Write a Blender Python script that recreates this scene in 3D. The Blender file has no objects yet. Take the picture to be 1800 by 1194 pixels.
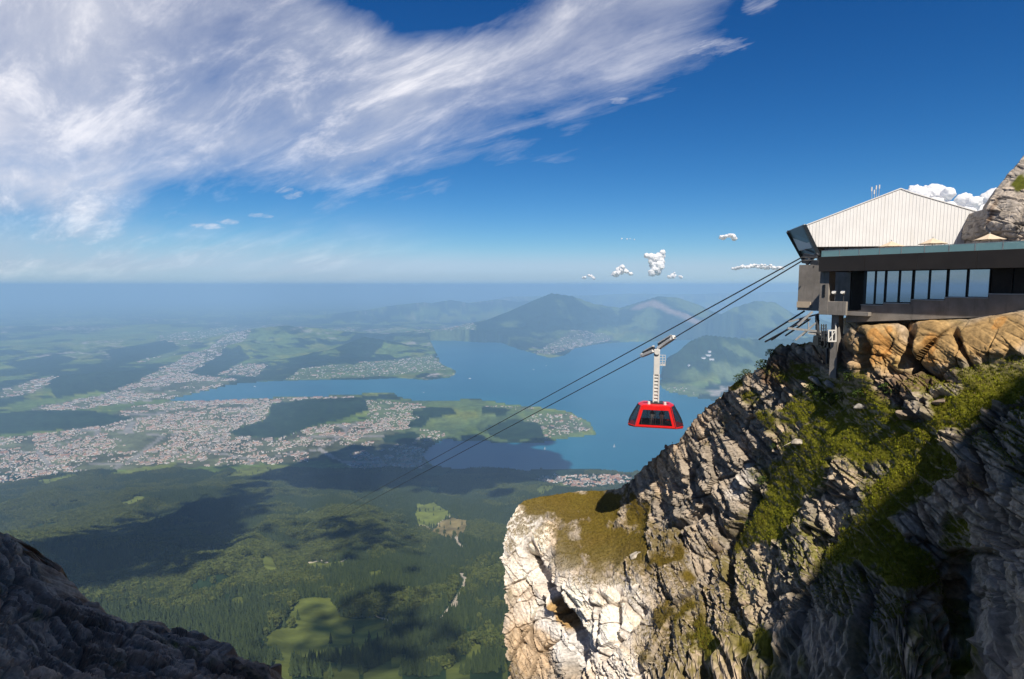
import bpy, bmesh, math, random
import numpy as np
from mathutils import Vector, Matrix

random.seed(7)
RNG = np.random.default_rng(11)
SC = bpy.context.scene
COL = SC.collection
R = math.radians

# ------------------------------------------------------------------ camera
FPX, W, H, PITCH = 1033.0, 1800.0, 1194.0, R(5.3)
cam_d = bpy.data.cameras.new('camera')
cam_d.sensor_fit = 'HORIZONTAL'
cam_d.sensor_width = 36.0
cam_d.lens = 36.0 * FPX / W
cam_d.clip_start = 0.5
cam_d.clip_end = 600000.0
cam = bpy.data.objects.new('camera', cam_d)
cam.rotation_euler = (R(90) - PITCH, 0, 0)
COL.objects.link(cam)
SC.camera = cam

# ------------------------------------------------------------------ sun, sky, exposure
SUN_EL, SUN_AZ = R(51), R(9)          # behind the viewer, a little to the right
SUN = np.array([math.sin(SUN_AZ) * math.cos(SUN_EL), -math.cos(SUN_AZ) * math.cos(SUN_EL), math.sin(SUN_EL)])
sun_d = bpy.data.lights.new('sun', 'SUN')
sun_d.energy = 5.0
sun_d.angle = R(0.53)
sun_d.color = (1.0, 0.90, 0.76)
sun = bpy.data.objects.new('sun', sun_d)
sun.rotation_euler = Vector(SUN).to_track_quat('Z', 'Y').to_euler()
sun.location = (0, 0, 50)
COL.objects.link(sun)
vs = SC.view_settings
vs.view_transform = 'Standard'
vs.look = 'None'
vs.exposure = 0.4
vs.gamma = 1.0
SC.cycles.use_denoising = True
SC.cycles.volume_bounces = 3
SC.cycles.max_bounces = 6
SC.cycles.caustics_reflective = False
SC.cycles.caustics_refractive = False

world = bpy.data.worlds.new('World')
SC.world = world
world.use_nodes = True


class NT:
    """small helper to write node graphs"""
    def __init__(self, tree):
        self.t = tree
        self.n = tree.nodes
        self.l = tree.links

    def new(self, typ, **kw):
        nd = self.n.new(typ)
        for k, v in kw.items():
            setattr(nd, k, v)
        return nd

    def put(self, sock, v):
        if hasattr(v, 'is_output') or isinstance(v, bpy.types.NodeSocket):
            self.l.new(v, sock)
        elif v is not None:
            sock.default_value = v

    def math(self, op, a, b=None, c=None, clamp=False):
        nd = self.new('ShaderNodeMath', operation=op, use_clamp=clamp)
        self.put(nd.inputs[0], a)
        if b is not None:
            self.put(nd.inputs[1], b)
        if c is not None:
            self.put(nd.inputs[2], c)
        return nd.outputs[0]

    def smooth(self, v, a, b, lo=0.0, hi=1.0):
        nd = self.new('ShaderNodeMapRange', interpolation_type='SMOOTHSTEP')
        self.put(nd.inputs['Value'], v)
        nd.inputs['From Min'].default_value = a
        nd.inputs['From Max'].default_value = b
        nd.inputs['To Min'].default_value = lo
        nd.inputs['To Max'].default_value = hi
        return nd.outputs['Result']

    def mix(self, f, a, b, blend='MIX'):
        nd = self.new('ShaderNodeMix', data_type='RGBA', blend_type=blend)
        self.put(nd.inputs[0], f)
        for s, v in ((nd.inputs[6], a), (nd.inputs[7], b)):
            if isinstance(v, tuple) and len(v) == 3:
                v = (*v, 1.0)
            self.put(s, v)
        return nd.outputs[2]

    def noise(self, vec, scale, detail=4, rough=0.55, dist=0.0, lac=2.0):
        nd = self.new('ShaderNodeTexNoise')
        if vec is not None:
            self.l.new(vec, nd.inputs['Vector'])
        nd.inputs['Scale'].default_value = scale
        nd.inputs['Detail'].default_value = detail
        nd.inputs['Roughness'].default_value = rough
        nd.inputs['Lacunarity'].default_value = lac
        nd.inputs['Distortion'].default_value = dist
        return nd.outputs['Fac']

    def ramp(self, f, stops):
        nd = self.new('ShaderNodeValToRGB')
        self.put(nd.inputs[0], f)
        el = nd.color_ramp.elements
        while len(el) < len(stops):
            el.new(0.5)
        for e, (p, c) in zip(el, stops):
            e.position = p
            e.color = (*c, 1.0)
        return nd.outputs[0]


def build_world():
    g = NT(world.node_tree)
    g.n.clear()
    out = g.new('ShaderNodeOutputWorld')
    bg = g.new('ShaderNodeBackground')
    sky = g.new('ShaderNodeTexSky', sky_type='NISHITA')
    sky.sun_disc = False
    sky.sun_elevation = SUN_EL
    sky.sun_rotation = R(180) - SUN_AZ
    sky.altitude = 2050.0
    sky.air_density = 1.0
    sky.dust_density = 0.0
    sky.ozone_density = 1.0
    tc = g.new('ShaderNodeTexCoord')
    sep = g.new('ShaderNodeSeparateXYZ')
    g.l.new(tc.outputs['Generated'], sep.inputs[0])
    x, y, z = sep.outputs
    az = g.math('MULTIPLY', g.math('ARCTAN2', x, y), 57.29578)
    el = g.math('MULTIPLY', g.math('ARCSINE', z), 57.29578)
    # the clouds float on a layer high above: look-up by where the ray meets it
    zz = g.math('ADD', g.math('MAXIMUM', z, 0.0), 0.20)
    cu = g.math('DIVIDE', x, zz)
    cv = g.math('DIVIDE', y, zz)
    com = g.new('ShaderNodeCombineXYZ')
    g.l.new(cu, com.inputs[0]); g.l.new(cv, com.inputs[1])
    P = com.outputs[0]
    mp = g.new('ShaderNodeMapping')
    mp.vector_type = 'TEXTURE'                        # long fibres along the wind
    mp.inputs['Rotation'].default_value = (0, 0, R(-40))
    mp.inputs['Scale'].default_value = (1.15, 0.42, 1)
    g.l.new(P, mp.inputs['Vector'])
    S = mp.outputs['Vector']
    warp = g.noise(P, 0.9, 3, 0.5)
    n1 = g.noise(S, 0.80, 10, 0.60, 0.35)
    n2 = g.noise(S, 2.2, 9, 0.66, 0.35)
    big = g.noise(P, 0.42, 3, 0.5)
    # edge of the cirrus sheet: high on the right, down to the horizon on the left
    line = g.math('ADD', g.math('MULTIPLY', az, 0.31), 11.5)
    line = g.math('ADD', line, g.math('MULTIPLY', g.math('SUBTRACT', warp, 0.5), 16.0))
    sd = g.math('SUBTRACT', el, line)
    cover = g.smooth(sd, -6.0, 12.0)
    cover = g.math('MULTIPLY', cover, g.smooth(az, 14.0, 30.0, 1.0, 0.06))
    cover = g.math('MULTIPLY', cover, g.smooth(az, -90.0, -55.0, 0.30, 1.0))
    cover = g.math('MULTIPLY', cover, g.smooth(el, 27.0, 40.0, 1.0, 0.42))
    # the clear gap high up
    ga = g.math('DIVIDE', g.math('SUBTRACT', az, -7.0), 11.0)
    ge = g.math('DIVIDE', g.math('SUBTRACT', el, 26.0), 4.6)
    gr = g.math('ADD', g.math('MULTIPLY', ga, ga), g.math('MULTIPLY', ge, ge))
    gap = g.smooth(gr, 0.15, 1.7, 0.22, 1.0)
    cover = g.math('MULTIPLY', cover, gap)
    tex = g.math('ADD', g.math('MULTIPLY', n1, 0.68), g.math('MULTIPLY', n2, 0.32))
    dens = g.math('SUBTRACT', g.math('ADD', tex, g.math('MULTIPLY', cover, 0.42)), 0.665)
    dens = g.math('MULTIPLY', dens, 2.9, clamp=True)
    dens = g.math('MULTIPLY', dens, g.smooth(cover, 0.0, 0.25))
    # single small wisps
    wis = None
    for (a0, e0, sa, se) in ((-12.1, 11.6, 1.5, 0.45), (-22.9, 6.1, 1.1, 0.22), (-20.3, 8.2, 1.1, 0.55),
                             (-25.4, 5.4, 0.8, 0.25), (-27.0, 5.0, 1.6, 0.25), (25.5, 23.3, 1.6, 0.5), (10.0, 16.6, 1.0, 0.3),
                             (17.0, 20.0, 4.0, 0.9), (22.0, 23.2, 1.5, 1.5)):
        da = g.math('DIVIDE', g.math('SUBTRACT', az, a0), sa)
        de = g.math('DIVIDE', g.math('SUBTRACT', el, e0), se)
        r2 = g.math('ADD', g.math('MULTIPLY', da, da), g.math('MULTIPLY', de, de))
        b = g.smooth(r2, 0.0, 2.6, 1.0, 0.0)
        wis = b if wis is None else g.math('MAXIMUM', wis, b)
    wn = g.noise(S, 6.0, 7, 0.7, 0.3)
    wis = g.math('MULTIPLY', g.math('SUBTRACT', g.math('ADD', g.math('MULTIPLY', wis, 0.55), g.math('MULTIPLY', wn, 1.5)), 1.12), 2.0, clamp=True)
    dens = g.math('MAXIMUM', dens, g.math('MULTIPLY', wis, 0.8))
    # low veil over the left horizon
    veil = g.math('MULTIPLY', g.smooth(el, 8.5, 0.5), g.smooth(az, 0.0, -30.0))
    veil = g.math('MULTIPLY', veil, g.smooth(g.noise(S, 0.5, 5, 0.6, 0.3), 0.36, 0.62))
    veil = g.math('MULTIPLY', veil, g.smooth(el, 0.3, 3.0, 0.25, 1.0))
    dens = g.math('MAXIMUM', dens, g.math('MULTIPLY', veil, 0.62))
    dens = g.math('MULTIPLY', dens, 0.86)
    ccol = g.mix(g.smooth(big, 0.36, 0.62), (0.38, 0.42, 0.52), (0.60, 0.61, 0.67))
    ccol = g.mix(g.smooth(n2, 0.45, 0.68), ccol, (0.74, 0.74, 0.78))
    hs = g.new('ShaderNodeHueSaturation')
    hs.inputs['Saturation'].default_value = 1.05
    g.l.new(sky.outputs[0], hs.inputs['Color'])
    skyc = g.mix(1.0, hs.outputs[0], (0.050, 0.070, 0.104), 'MULTIPLY')
    # deep, polarised summer blue: one colour curve for the whole sky
    sp = g.new('ShaderNodeSeparateColor'); g.l.new(skyc, sp.inputs[0])
    cb = g.new('ShaderNodeCombineColor')
    for i, (gam, gain, top) in enumerate(((1.9, 2.1, 0.34), (1.25, 0.87, 0.47), (1.0, 0.66, 0.60))):
        g.l.new(g.math('SMOOTH_MIN', g.math('MULTIPLY', g.math('POWER', sp.outputs[i], gam), gain), top, 0.12), cb.inputs[i])
    skyc = cb.outputs[0]
    ccol = g.mix(1.0, ccol, (1.08, 1.06, 1.04), 'MULTIPLY')
    g.l.new(g.mix(dens, skyc, ccol), bg.inputs['Color'])
    bg.inputs['Strength'].default_value = 1.0
    g.l.new(bg.outputs[0], out.inputs[0])


build_world()


# ------------------------------------------------------------------ helpers: points
FWD = np.array([0, math.cos(PITCH), -math.sin(PITCH)])
UPV = np.array([0, math.sin(PITCH), math.cos(PITCH)])
RGT = np.array([1.0, 0, 0])


def at(px, py, d):
    """point at distance d straight ahead, seen at photo position px, py (numpy friendly)"""
    px = np.asarray(px, float); py = np.asarray(py, float); d = np.asarray(d, float)
    a = ((px - W / 2) / FPX)[..., None]
    b = (-(py - H / 2) / FPX)[..., None]
    return d[..., None] * (a * RGT + FWD + b * UPV)


def ray(px, py):
    return RGT * (px - W / 2) / FPX + FWD - UPV * (py - H / 2) / FPX


EARTH = 7.4e6
LAKE_Z = -1636.0
PLAIN_Z = -1622.0


def on_plain(px, py, z0=LAKE_Z):
    r = ray(px, py)
    z = z0
    for _ in range(6):
        t = z / r[2]
        p = r * t
        z = z0 - (p[0] ** 2 + p[1] ** 2) / (2 * EARTH)
    return p[:2]


# ------------------------------------------------------------------ helpers: noise
def _h(ix, iy, iz, seed):
    h = (ix.astype(np.int64) * 374761393 + iy.astype(np.int64) * 668265263 + iz.astype(np.int64) * 2147483647 + seed * 974634777) & 0xFFFFFFFF
    h = ((h ^ (h >> 13)) * 1274126177) & 0xFFFFFFFF
    h = ((h ^ (h >> 15)) * 2246822519) & 0xFFFFFFFF
    return (h ^ (h >> 16)) & 0xFFFFFFFF


def vnoise(p, seed=0):
    i = np.floor(p).astype(np.int64)
    f = p - i
    f = f * f * f * (f * (f * 6 - 15) + 10)
    r = 0
    for dx in (0, 1):
        wx = f[:, 0] if dx else 1 - f[:, 0]
        for dy in (0, 1):
            wy = f[:, 1] if dy else 1 - f[:, 1]
            for dz in (0, 1):
                wz = f[:, 2] if dz else 1 - f[:, 2]
                r = r + wx * wy * wz * (_h(i[:, 0] + dx, i[:, 1] + dy, i[:, 2] + dz, seed) / 4294967295.0)
    return r * 2 - 1


def fbm(p, octaves=4, gain=0.5, seed=0, ridged=False):
    a, s, tot = 1.0, 0.0, 0.0
    q = p.copy()
    for o in range(octaves):
        n = vnoise(q, seed + o)
        if ridged:
            n = 1 - 2 * np.abs(n)
        s = s + a * n
        tot += a
        a *= gain
        q = q * 2.03 + 17.3
    return s / tot


def n2d(x, y, scale, octaves=4, gain=0.5, seed=0, ridged=False):
    return fbm(np.stack([x / scale, y / scale, np.full_like(x, 0.37 + seed)], 1), octaves, gain, seed, ridged)


def cells(p, seed=0):
    """cell pattern: nearest and second distance, cell random numbers, offset in the cell"""
    i = np.floor(p).astype(np.int64)
    n = len(p)
    f1 = np.full(n, 9.0); f2 = np.full(n, 9.0)
    hid = np.zeros(n, np.int64); off = np.zeros((n, 3))
    for dx in (-1, 0, 1):
        for dy in (-1, 0, 1):
            for dz in (-1, 0, 1):
                c = i + np.array([dx, dy, dz])
                h = _h(c[:, 0], c[:, 1], c[:, 2], seed)
                fp = np.stack([(h & 1023) / 1023.0, ((h >> 10) & 1023) / 1023.0, ((h >> 20) & 1023) / 1023.0], 1)
                v = p - (c + 0.1 + 0.8 * fp)
                d = np.sqrt((v * v).sum(1))
                near = d < f1
                f2 = np.where(near, f1, np.minimum(f2, d))
                f1 = np.where(near, d, f1)
                hid = np.where(near, h, hid)
                off[near] = v[near]
    g = _h(hid, hid >> 7, hid >> 13, seed + 5)
    r = np.stack([(g & 1023) / 1023.0, ((g >> 10) & 1023) / 1023.0, ((g >> 20) & 1023) / 1023.0], 1)
    return f1, f2, r, off


def sstep(a, b, x):
    t = np.clip((x - a) / (b - a), 0, 1)
    return t * t * (3 - 2 * t)


def inside(poly, x, y):
    poly = np.asarray(poly)
    r = np.zeros(x.shape, bool)
    j = len(poly) - 1
    for i in range(len(poly)):
        xi, yi = poly[i]; xj, yj = poly[j]
        if yi != yj:
            c = ((yi > y) != (yj > y)) & (x < (xj - xi) * (y - yi) / (yj - yi) + xi)
            r ^= c
        j = i
    return r


def seg_dist(pts, x, y):
    """distance to a polyline and position along it (index + fraction)"""
    best = np.full(x.shape, 1e12); tt = np.zeros(x.shape)
    for k in range(len(pts) - 1):
        a = np.array(pts[k][:2]); b = np.array(pts[k + 1][:2])
        ab = b - a
        t = np.clip(((x - a[0]) * ab[0] + (y - a[1]) * ab[1]) / (ab @ ab + 1e-9), 0, 1)
        d = np.hypot(x - a[0] - t * ab[0], y - a[1] - t * ab[1])
        m = d < best
        best = np.where(m, d, best); tt = np.where(m, k + t, tt)
    return best, tt


# ------------------------------------------------------------------ helpers: objects
def mesh_obj(name, verts, faces, mat=None, parent=None, smooth=False, mats=None, midx=None):
    me = bpy.data.meshes.new(name)
    me.from_pydata([tuple(map(float, v)) for v in verts], [], faces)
    for m in (mats or ([mat] if mat else [])):
        me.materials.append(m)
    if midx is not None:
        me.polygons.foreach_set('material_index', midx)
    if smooth:
        me.polygons.foreach_set('use_smooth', [True] * len(me.polygons))
    me.update()
    o = bpy.data.objects.new(name, me)
    COL.objects.link(o)
    if parent is not None:
        o.parent = parent
    return o


def fast_mesh(name, V, F, mat=None, smooth=True):
    """big mesh from numpy arrays; F is (n,3) or (n,4)"""
    me = bpy.data.meshes.new(name)
    n, k = F.shape
    me.vertices.add(len(V)); me.vertices.foreach_set('co', np.ascontiguousarray(V, np.float32).ravel())
    me.loops.add(n * k); me.loops.foreach_set('vertex_index', np.ascontiguousarray(F, np.int32).ravel())
    me.polygons.add(n)
    me.polygons.foreach_set('loop_start', np.arange(0, n * k, k, dtype=np.int32))
    me.polygons.foreach_set('loop_total', np.full(n, k, np.int32))
    me.polygons.foreach_set('use_smooth', np.full(n, smooth, bool))
    me.update(calc_edges=True)
    if mat:
        me.materials.append(mat)
    return me


def link(name, me, parent=None):
    o = bpy.data.objects.new(name, me)
    COL.objects.link(o)
    if parent is not None:
        o.parent = parent
    return o


def set_col(me, name, c):
    a = me.attributes.new(name, 'FLOAT_COLOR', 'POINT')
    c4 = np.ones((len(c), 4), np.float32)
    c4[:, :3] = c
    a.data.foreach_set('color', c4.ravel())


def tag(o, label=None, cat=None, group=None, kind=None):
    if label: o['label'] = label
    if cat: o['category'] = cat
    if group: o['group'] = group
    if kind: o['kind'] = kind
    return o


def empty(name, loc=(0, 0, 0)):
    o = bpy.data.objects.new(name, None)
    o.location = loc
    o.empty_display_size = 0.3
    COL.objects.link(o)
    return o


class MB:
    """collects boxes, bars and plates for ONE mesh"""
    def __init__(self):
        self.v = []; self.f = []

    def add(self, v, f):
        k = len(self.v)
        self.v += [tuple(map(float, q)) for q in v]
        self.f += [tuple(i + k for i in q) for q in f]
        return self

    def hexa(self, p):
        """8 corners: bottom 0-3, top 4-7"""
        return self.add(p, [(3, 2, 1, 0), (4, 5, 6, 7), (0, 1, 5, 4), (1, 2, 6, 5), (2, 3, 7, 6), (3, 0, 4, 7)])

    def box(self, c, s, M=None):
        c = np.array(c, float); hx, hy, hz = np.array(s, float) / 2
        p = np.array([(-hx, -hy, -hz), (hx, -hy, -hz), (hx, hy, -hz), (-hx, hy, -hz), (-hx, -hy, hz), (hx, -hy, hz), (hx, hy, hz), (-hx, hy, hz)])
        if M is not None:
            p = p @ np.array(M).T
        return self.hexa(p + c)

    def bar(self, a, b, w, h=None):
        a = np.array(a, float); b = np.array(b, float); h = h or w
        d = b - a; L = np.linalg.norm(d); d /= L
        up = np.array([0, 0, 1.0]) if abs(d[2]) < 0.95 else np.array([0, 1.0, 0])
        s = np.cross(d, up); s /= np.linalg.norm(s); u = np.cross(s, d)
        q = [(-1, -1), (1, -1), (1, 1), (-1, 1)]
        p = [a + s * i * w / 2 + u * j * h / 2 for i, j in q] + [b + s * i * w / 2 + u * j * h / 2 for i, j in q]
        return self.hexa(p)

    def tube(self, pts, r, n=8, r2=None):
        pts = [np.array(p, float) for p in pts]
        k0 = len(self.v)
        for k, p in enumerate(pts):
            d = pts[min(k + 1, len(pts) - 1)] - pts[max(k - 1, 0)]
            d = d / np.linalg.norm(d)
            up = np.array([0, 0, 1.0]) if abs(d[2]) < 0.95 else np.array([0, 1.0, 0])
            s = np.cross(d, up); s /= np.linalg.norm(s); u = np.cross(s, d)
            rr = r if r2 is None else r + (r2 - r) * k / (len(pts) - 1)
            for i in range(n):
                a = 2 * math.pi * i / n
                self.v.append(tuple(p + rr * (math.cos(a) * s + math.sin(a) * u)))
        for k in range(len(pts) - 1):
            for i in range(n):
                j = (i + 1) % n
                self.f.append((k0 + k * n + i, k0 + k * n + j, k0 + (k + 1) * n + j, k0 + (k + 1) * n + i))
        self.f.append(tuple(k0 + i for i in reversed(range(n))))
        e = k0 + (len(pts) - 1) * n
        self.f.append(tuple(e + i for i in range(n)))
        return self

    def prism(self, poly, off):
        """polygon of 3D points pushed along off"""
        n = len(poly); off = np.array(off, float)
        p = [np.array(q, float) for q in poly] + [np.array(q, float) + off for q in poly]
        f = [tuple(range(n)), tuple(reversed(range(n, 2 * n)))]
        f += [(i, n + i, n + (i + 1) % n, (i + 1) % n) for i in range(n)]
        return self.add(p, f)

    def build(self, name, mat, parent=None, bevel=0.0, smooth=False):
        o = mesh_obj(name, self.v, self.f, mat, parent, smooth)
        bm = bmesh.new(); bm.from_mesh(o.data)
        bmesh.ops.recalc_face_normals(bm, faces=bm.faces)
        bm.to_mesh(o.data); bm.free()
        if bevel:
            m = o.modifiers.new('bevel', 'BEVEL'); m.width = bevel; m.segments = 2; m.limit_method = 'ANGLE'
        return o


# ------------------------------------------------------------------ materials
def mat_plain(name, col, rough=0.6, metal=0.0, spec=0.5, var=0.12, scale=2.0, bump=0.0, bscale=30.0, dirt=None):
    m = bpy.data.materials.new(name); m.use_nodes = True
    g = NT(m.node_tree)
    b = g.n['Principled BSDF']
    tc = g.new('ShaderNodeTexCoord')
    P = tc.outputs['Object']
    n = g.noise(P, scale, 6, 0.6)
    c = g.mix(g.smooth(n, 0.3, 0.7), tuple(v * (1 - var) for v in col), tuple(min(1, v * (1 + var)) for v in col))
    if dirt:
        mp = g.new('ShaderNodeMapping'); mp.inputs['Scale'].default_value = (1.6, 1.6, 0.22)
        g.l.new(P, mp.inputs[0])
        c = g.mix(g.smooth(g.noise(mp.outputs[0], 1.3, 6, 0.7), 0.52, 0.75), c, dirt)
    g.l.new(c, b.inputs['Base Color'])
    b.inputs['Roughness'].default_value = rough
    b.inputs['Metallic'].default_value = metal
    b.inputs['Specular IOR Level'].default_value = spec
    if bump:
        bp = g.new('ShaderNodeBump'); bp.inputs['Strength'].default_value = bump; bp.inputs['Distance'].default_value = 0.02
        g.l.new(g.noise(P, bscale, 5, 0.6), bp.inputs['Height'])
        g.l.new(bp.outputs[0], b.inputs['Normal'])
    return m


def mat_attr(name, rough=0.95, scale=1.0, amp=0.35, bump=0.0, bdist=0.05, spec=0.15, scale2=None):
    m = bpy.data.materials.new(name); m.use_nodes = True
    g = NT(m.node_tree)
    b = g.n['Principled BSDF']
    at_ = g.new('ShaderNodeAttribute'); at_.attribute_name = 'Col'
    tc = g.new('ShaderNodeTexCoord'); P = tc.outputs['Object']
    n = g.noise(P, scale, 8, 0.65)
    k = g.smooth(n, 0.28, 0.72, 1 - amp, 1 + amp)
    c = g.mix(1.0, at_.outputs['Color'], k, 'MULTIPLY')
    g.l.new(c, b.inputs['Base Color'])
    b.inputs['Roughness'].default_value = rough
    b.inputs['Specular IOR Level'].default_value = spec
    if bump:
        bp = g.new('ShaderNodeBump'); bp.inputs['Strength'].default_value = bump; bp.inputs['Distance'].default_value = bdist
        hh = g.noise(P, scale2 or scale * 1.7, 10, 0.68)
        g.l.new(hh, bp.inputs['Height'])
        g.l.new(bp.outputs[0], b.inputs['Normal'])
    return m


M = {}
M['ground'] = mat_attr('valley_ground', 1.0, 0.012, 0.35, spec=0.0)
M['rock'] = mat_attr('limestone_and_turf', 0.92, 3.2, 0.30, bump=0.6, bdist=0.08, scale2=2.6)
M['white_metal'] = mat_plain('white_ribbed_metal', (0.72, 0.73, 0.75), 0.45, 0.0, 0.4, 0.04, 0.7, dirt=(0.67, 0.67, 0.66))
M['fascia'] = mat_plain('dark_brown_metal', (0.030, 0.025, 0.022), 0.5, 0.0, 0.4, 0.15, 0.8)
M['concrete'] = mat_plain('weathered_concrete', (0.27, 0.25, 0.23), 0.9, 0, 0.2, 0.16, 1.2, 0.5, 18, dirt=(0.17, 0.155, 0.14))
M['frame'] = mat_plain('dark_window_frame', (0.012, 0.013, 0.016), 0.4, 0, 0.5, 0.1)
M['sill'] = mat_plain('grey_metal_sill', (0.42, 0.43, 0.45), 0.4, 0.4, 0.5, 0.08)
M['steel'] = mat_plain('galvanised_steel', (0.46, 0.47, 0.48), 0.42, 0.5, 0.5, 0.15, 4)
M['dark_steel'] = mat_plain('dark_steel', (0.05, 0.055, 0.065), 0.5, 0.3, 0.5, 0.2, 3)
M['portal'] = mat_plain('portal_panel', (0.022, 0.030, 0.040), 0.3, 0.2, 0.6, 0.1)
M['red'] = mat_plain('red_lacquer', (0.62, 0.012, 0.012), 0.28, 0, 0.5, 0.05)
M['hanger'] = mat_plain('pale_grey_paint', (0.60, 0.60, 0.59), 0.5, 0, 0.4, 0.07, 2)
M['rope'] = mat_plain('steel_rope', (0.035, 0.038, 0.045), 0.55, 0.3, 0.4, 0.2, 6)
M['canvas'] = mat_plain('beige_canvas', (0.60, 0.50, 0.38), 0.9, 0, 0.1, 0.06)
M['wood'] = mat_plain('dark_wood', (0.025, 0.018, 0.013), 0.6, 0, 0.3, 0.25, 3)
M['skin'] = mat_plain('skin', (0.48, 0.29, 0.20), 0.6)
M['cloth_pale'] = mat_plain('pale_cloth', (0.55, 0.53, 0.50), 0.9)
M['cloth_rose'] = mat_plain('rose_cloth', (0.42, 0.20, 0.17), 0.9)
M['rubber'] = mat_plain('black_rubber', (0.02, 0.02, 0.02), 0.7)


def mat_glass(name, tint, rough=0.03, alpha=0.5, spec=0.8):
    m = bpy.data.materials.new(name); m.use_nodes = True
    g = NT(m.node_tree)
    b = g.n['Principled BSDF']; out = g.n['Material Output']
    b.inputs['Base Color'].default_value = (*tint, 1)
    b.inputs['Roughness'].default_value = rough
    b.inputs['Specular IOR Level'].default_value = spec
    tr = g.new('ShaderNodeBsdfTransparent'); tr.inputs[0].default_value = (*[min(1, 0.55 + t * 0.6) for t in tint], 1)
    mx = g.new('ShaderNodeMixShader'); mx.inputs[0].default_value = alpha
    g.l.new(tr.outputs[0], mx.inputs[1]); g.l.new(b.outputs[0], mx.inputs[2])
    g.l.new(mx.outputs[0], out.inputs['Surface'])
    return m


def mat_mirror_glass():
    m = bpy.data.materials.new('reflecting_window_glass'); m.use_nodes = True
    g = NT(m.node_tree)
    b = g.n['Principled BSDF']; out = g.n['Material Output']
    b.inputs['Base Color'].default_value = (0.02, 0.025, 0.03, 1)
    b.inputs['Roughness'].default_value = 0.04
    gl = g.new('ShaderNodeBsdfGlossy'); gl.inputs['Roughness'].default_value = 0.03
    gl.inputs['Color'].default_value = (0.62, 0.68, 0.75, 1)
    mx = g.new('ShaderNodeMixShader'); mx.inputs[0].default_value = 0.60
    g.l.new(b.outputs[0], mx.inputs[1]); g.l.new(gl.outputs[0], mx.inputs[2])
    g.l.new(mx.outputs[0], out.inputs['Surface'])
    return m


M['window'] = mat_mirror_glass()
M['rail_glass'] = mat_glass('teal_rail_glass', (0.28, 0.50, 0.54), 0.06, 0.60)
M['cabin_glass'] = mat_glass('smoked_cabin_glass', (0.015, 0.018, 0.025), 0.05, 0.36, 0.7)


def mat_water():
    m = bpy.data.materials.new('lake_water'); m.use_nodes = True
    g = NT(m.node_tree)
    b = g.n['Principled BSDF']
    tc = g.new('ShaderNodeTexCoord'); P = tc.outputs['Object']
    big = g.noise(P, 0.0006, 4, 0.5)
    c = g.mix(g.smooth(big, 0.35, 0.65), (0.006, 0.105, 0.180), (0.012, 0.130, 0.205))
    g.l.new(c, b.inputs['Base Color'])
    b.inputs['Roughness'].default_value = 0.32
    b.inputs['IOR'].default_value = 1.33
    b.inputs['Specular IOR Level'].default_value = 0.18
    bp = g.new('ShaderNodeBump'); bp.inputs['Strength'].default_value = 0.35; bp.inputs['Distance'].default_value = 3.0
    g.l.new(g.noise(P, 0.02, 6, 0.6), bp.inputs['Height'])
    g.l.new(bp.outputs[0], b.inputs['Normal'])
    return m


M['water'] = mat_water()


def mat_leaf(name, c1, c2, rough=0.9):
    m = bpy.data.materials.new(name); m.use_nodes = True
    g = NT(m.node_tree)
    b = g.n['Principled BSDF']
    oi = g.new('ShaderNodeObjectInfo')
    tc = g.new('ShaderNodeTexCoord')
    n = g.noise(tc.outputs['Object'], 0.35, 4, 0.6)
    f = g.math('ADD', g.math('MULTIPLY', oi.outputs['Random'], 0.65), g.math('MULTIPLY', n, 0.4), clamp=True)
    g.l.new(g.mix(f, c1, c2), b.inputs['Base Color'])
    b.inputs['Roughness'].default_value = rough
    b.inputs['Specular IOR Level'].default_value = 0.12
    return m


M['spruce'] = mat_leaf('spruce_needles', (0.018, 0.032, 0.015), (0.052, 0.074, 0.024))
M['bark'] = mat_plain('bark', (0.06, 0.045, 0.032), 0.9)
M['shrub'] = mat_leaf('shrub_leaves', (0.030, 0.055, 0.012), (0.070, 0.11, 0.020))


def mat_houses():
    """walls and roofs of the town: colour stored with the geometry"""
    return mat_attr('house_paint_and_tiles', 0.9, 0.3, 0.12, spec=0.1)


M['house'] = mat_houses()
M['house_wall'] = mat_plain('pale_render', (0.55, 0.52, 0.47), 0.9)
M['house_roof'] = mat_plain('red_brown_tiles', (0.26, 0.13, 0.09), 0.9)
M['house_roof_grey'] = mat_plain('grey_tiles', (0.20, 0.19, 0.19), 0.9)


def mat_cloud():
    m = bpy.data.materials.new('cloud_vapour'); m.use_nodes = True
    g = NT(m.node_tree)
    out = g.n['Material Output']
    g.n.remove(g.n['Principled BSDF'])
    d = g.new('ShaderNodeBsdfDiffuse'); d.inputs[0].default_value = (0.92, 0.92, 0.93, 1)
    t = g.new('ShaderNodeBsdfTranslucent'); t.inputs[0].default_value = (0.9, 0.9, 0.92, 1)
    mx = g.new('ShaderNodeMixShader'); mx.inputs[0].default_value = 0.45
    g.l.new(d.outputs[0], mx.inputs[1]); g.l.new(t.outputs[0], mx.inputs[2])
    g.l.new(mx.outputs[0], out.inputs['Surface'])
    return m


M['cloud'] = mat_cloud()

# ================================================================== THE VALLEY
PROF_Y = np.array([-1e6, 0, 500, 800, 1000, 1300, 1700, 2200, 3000, 3800, 4400, 4800, 5200, 1e7])
PROF_Z = np.array([-330, -330, -480, -600, -690, -780, -890, -1040, -1250, -1430, -1545, -1600, -1622, -1622])

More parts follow.
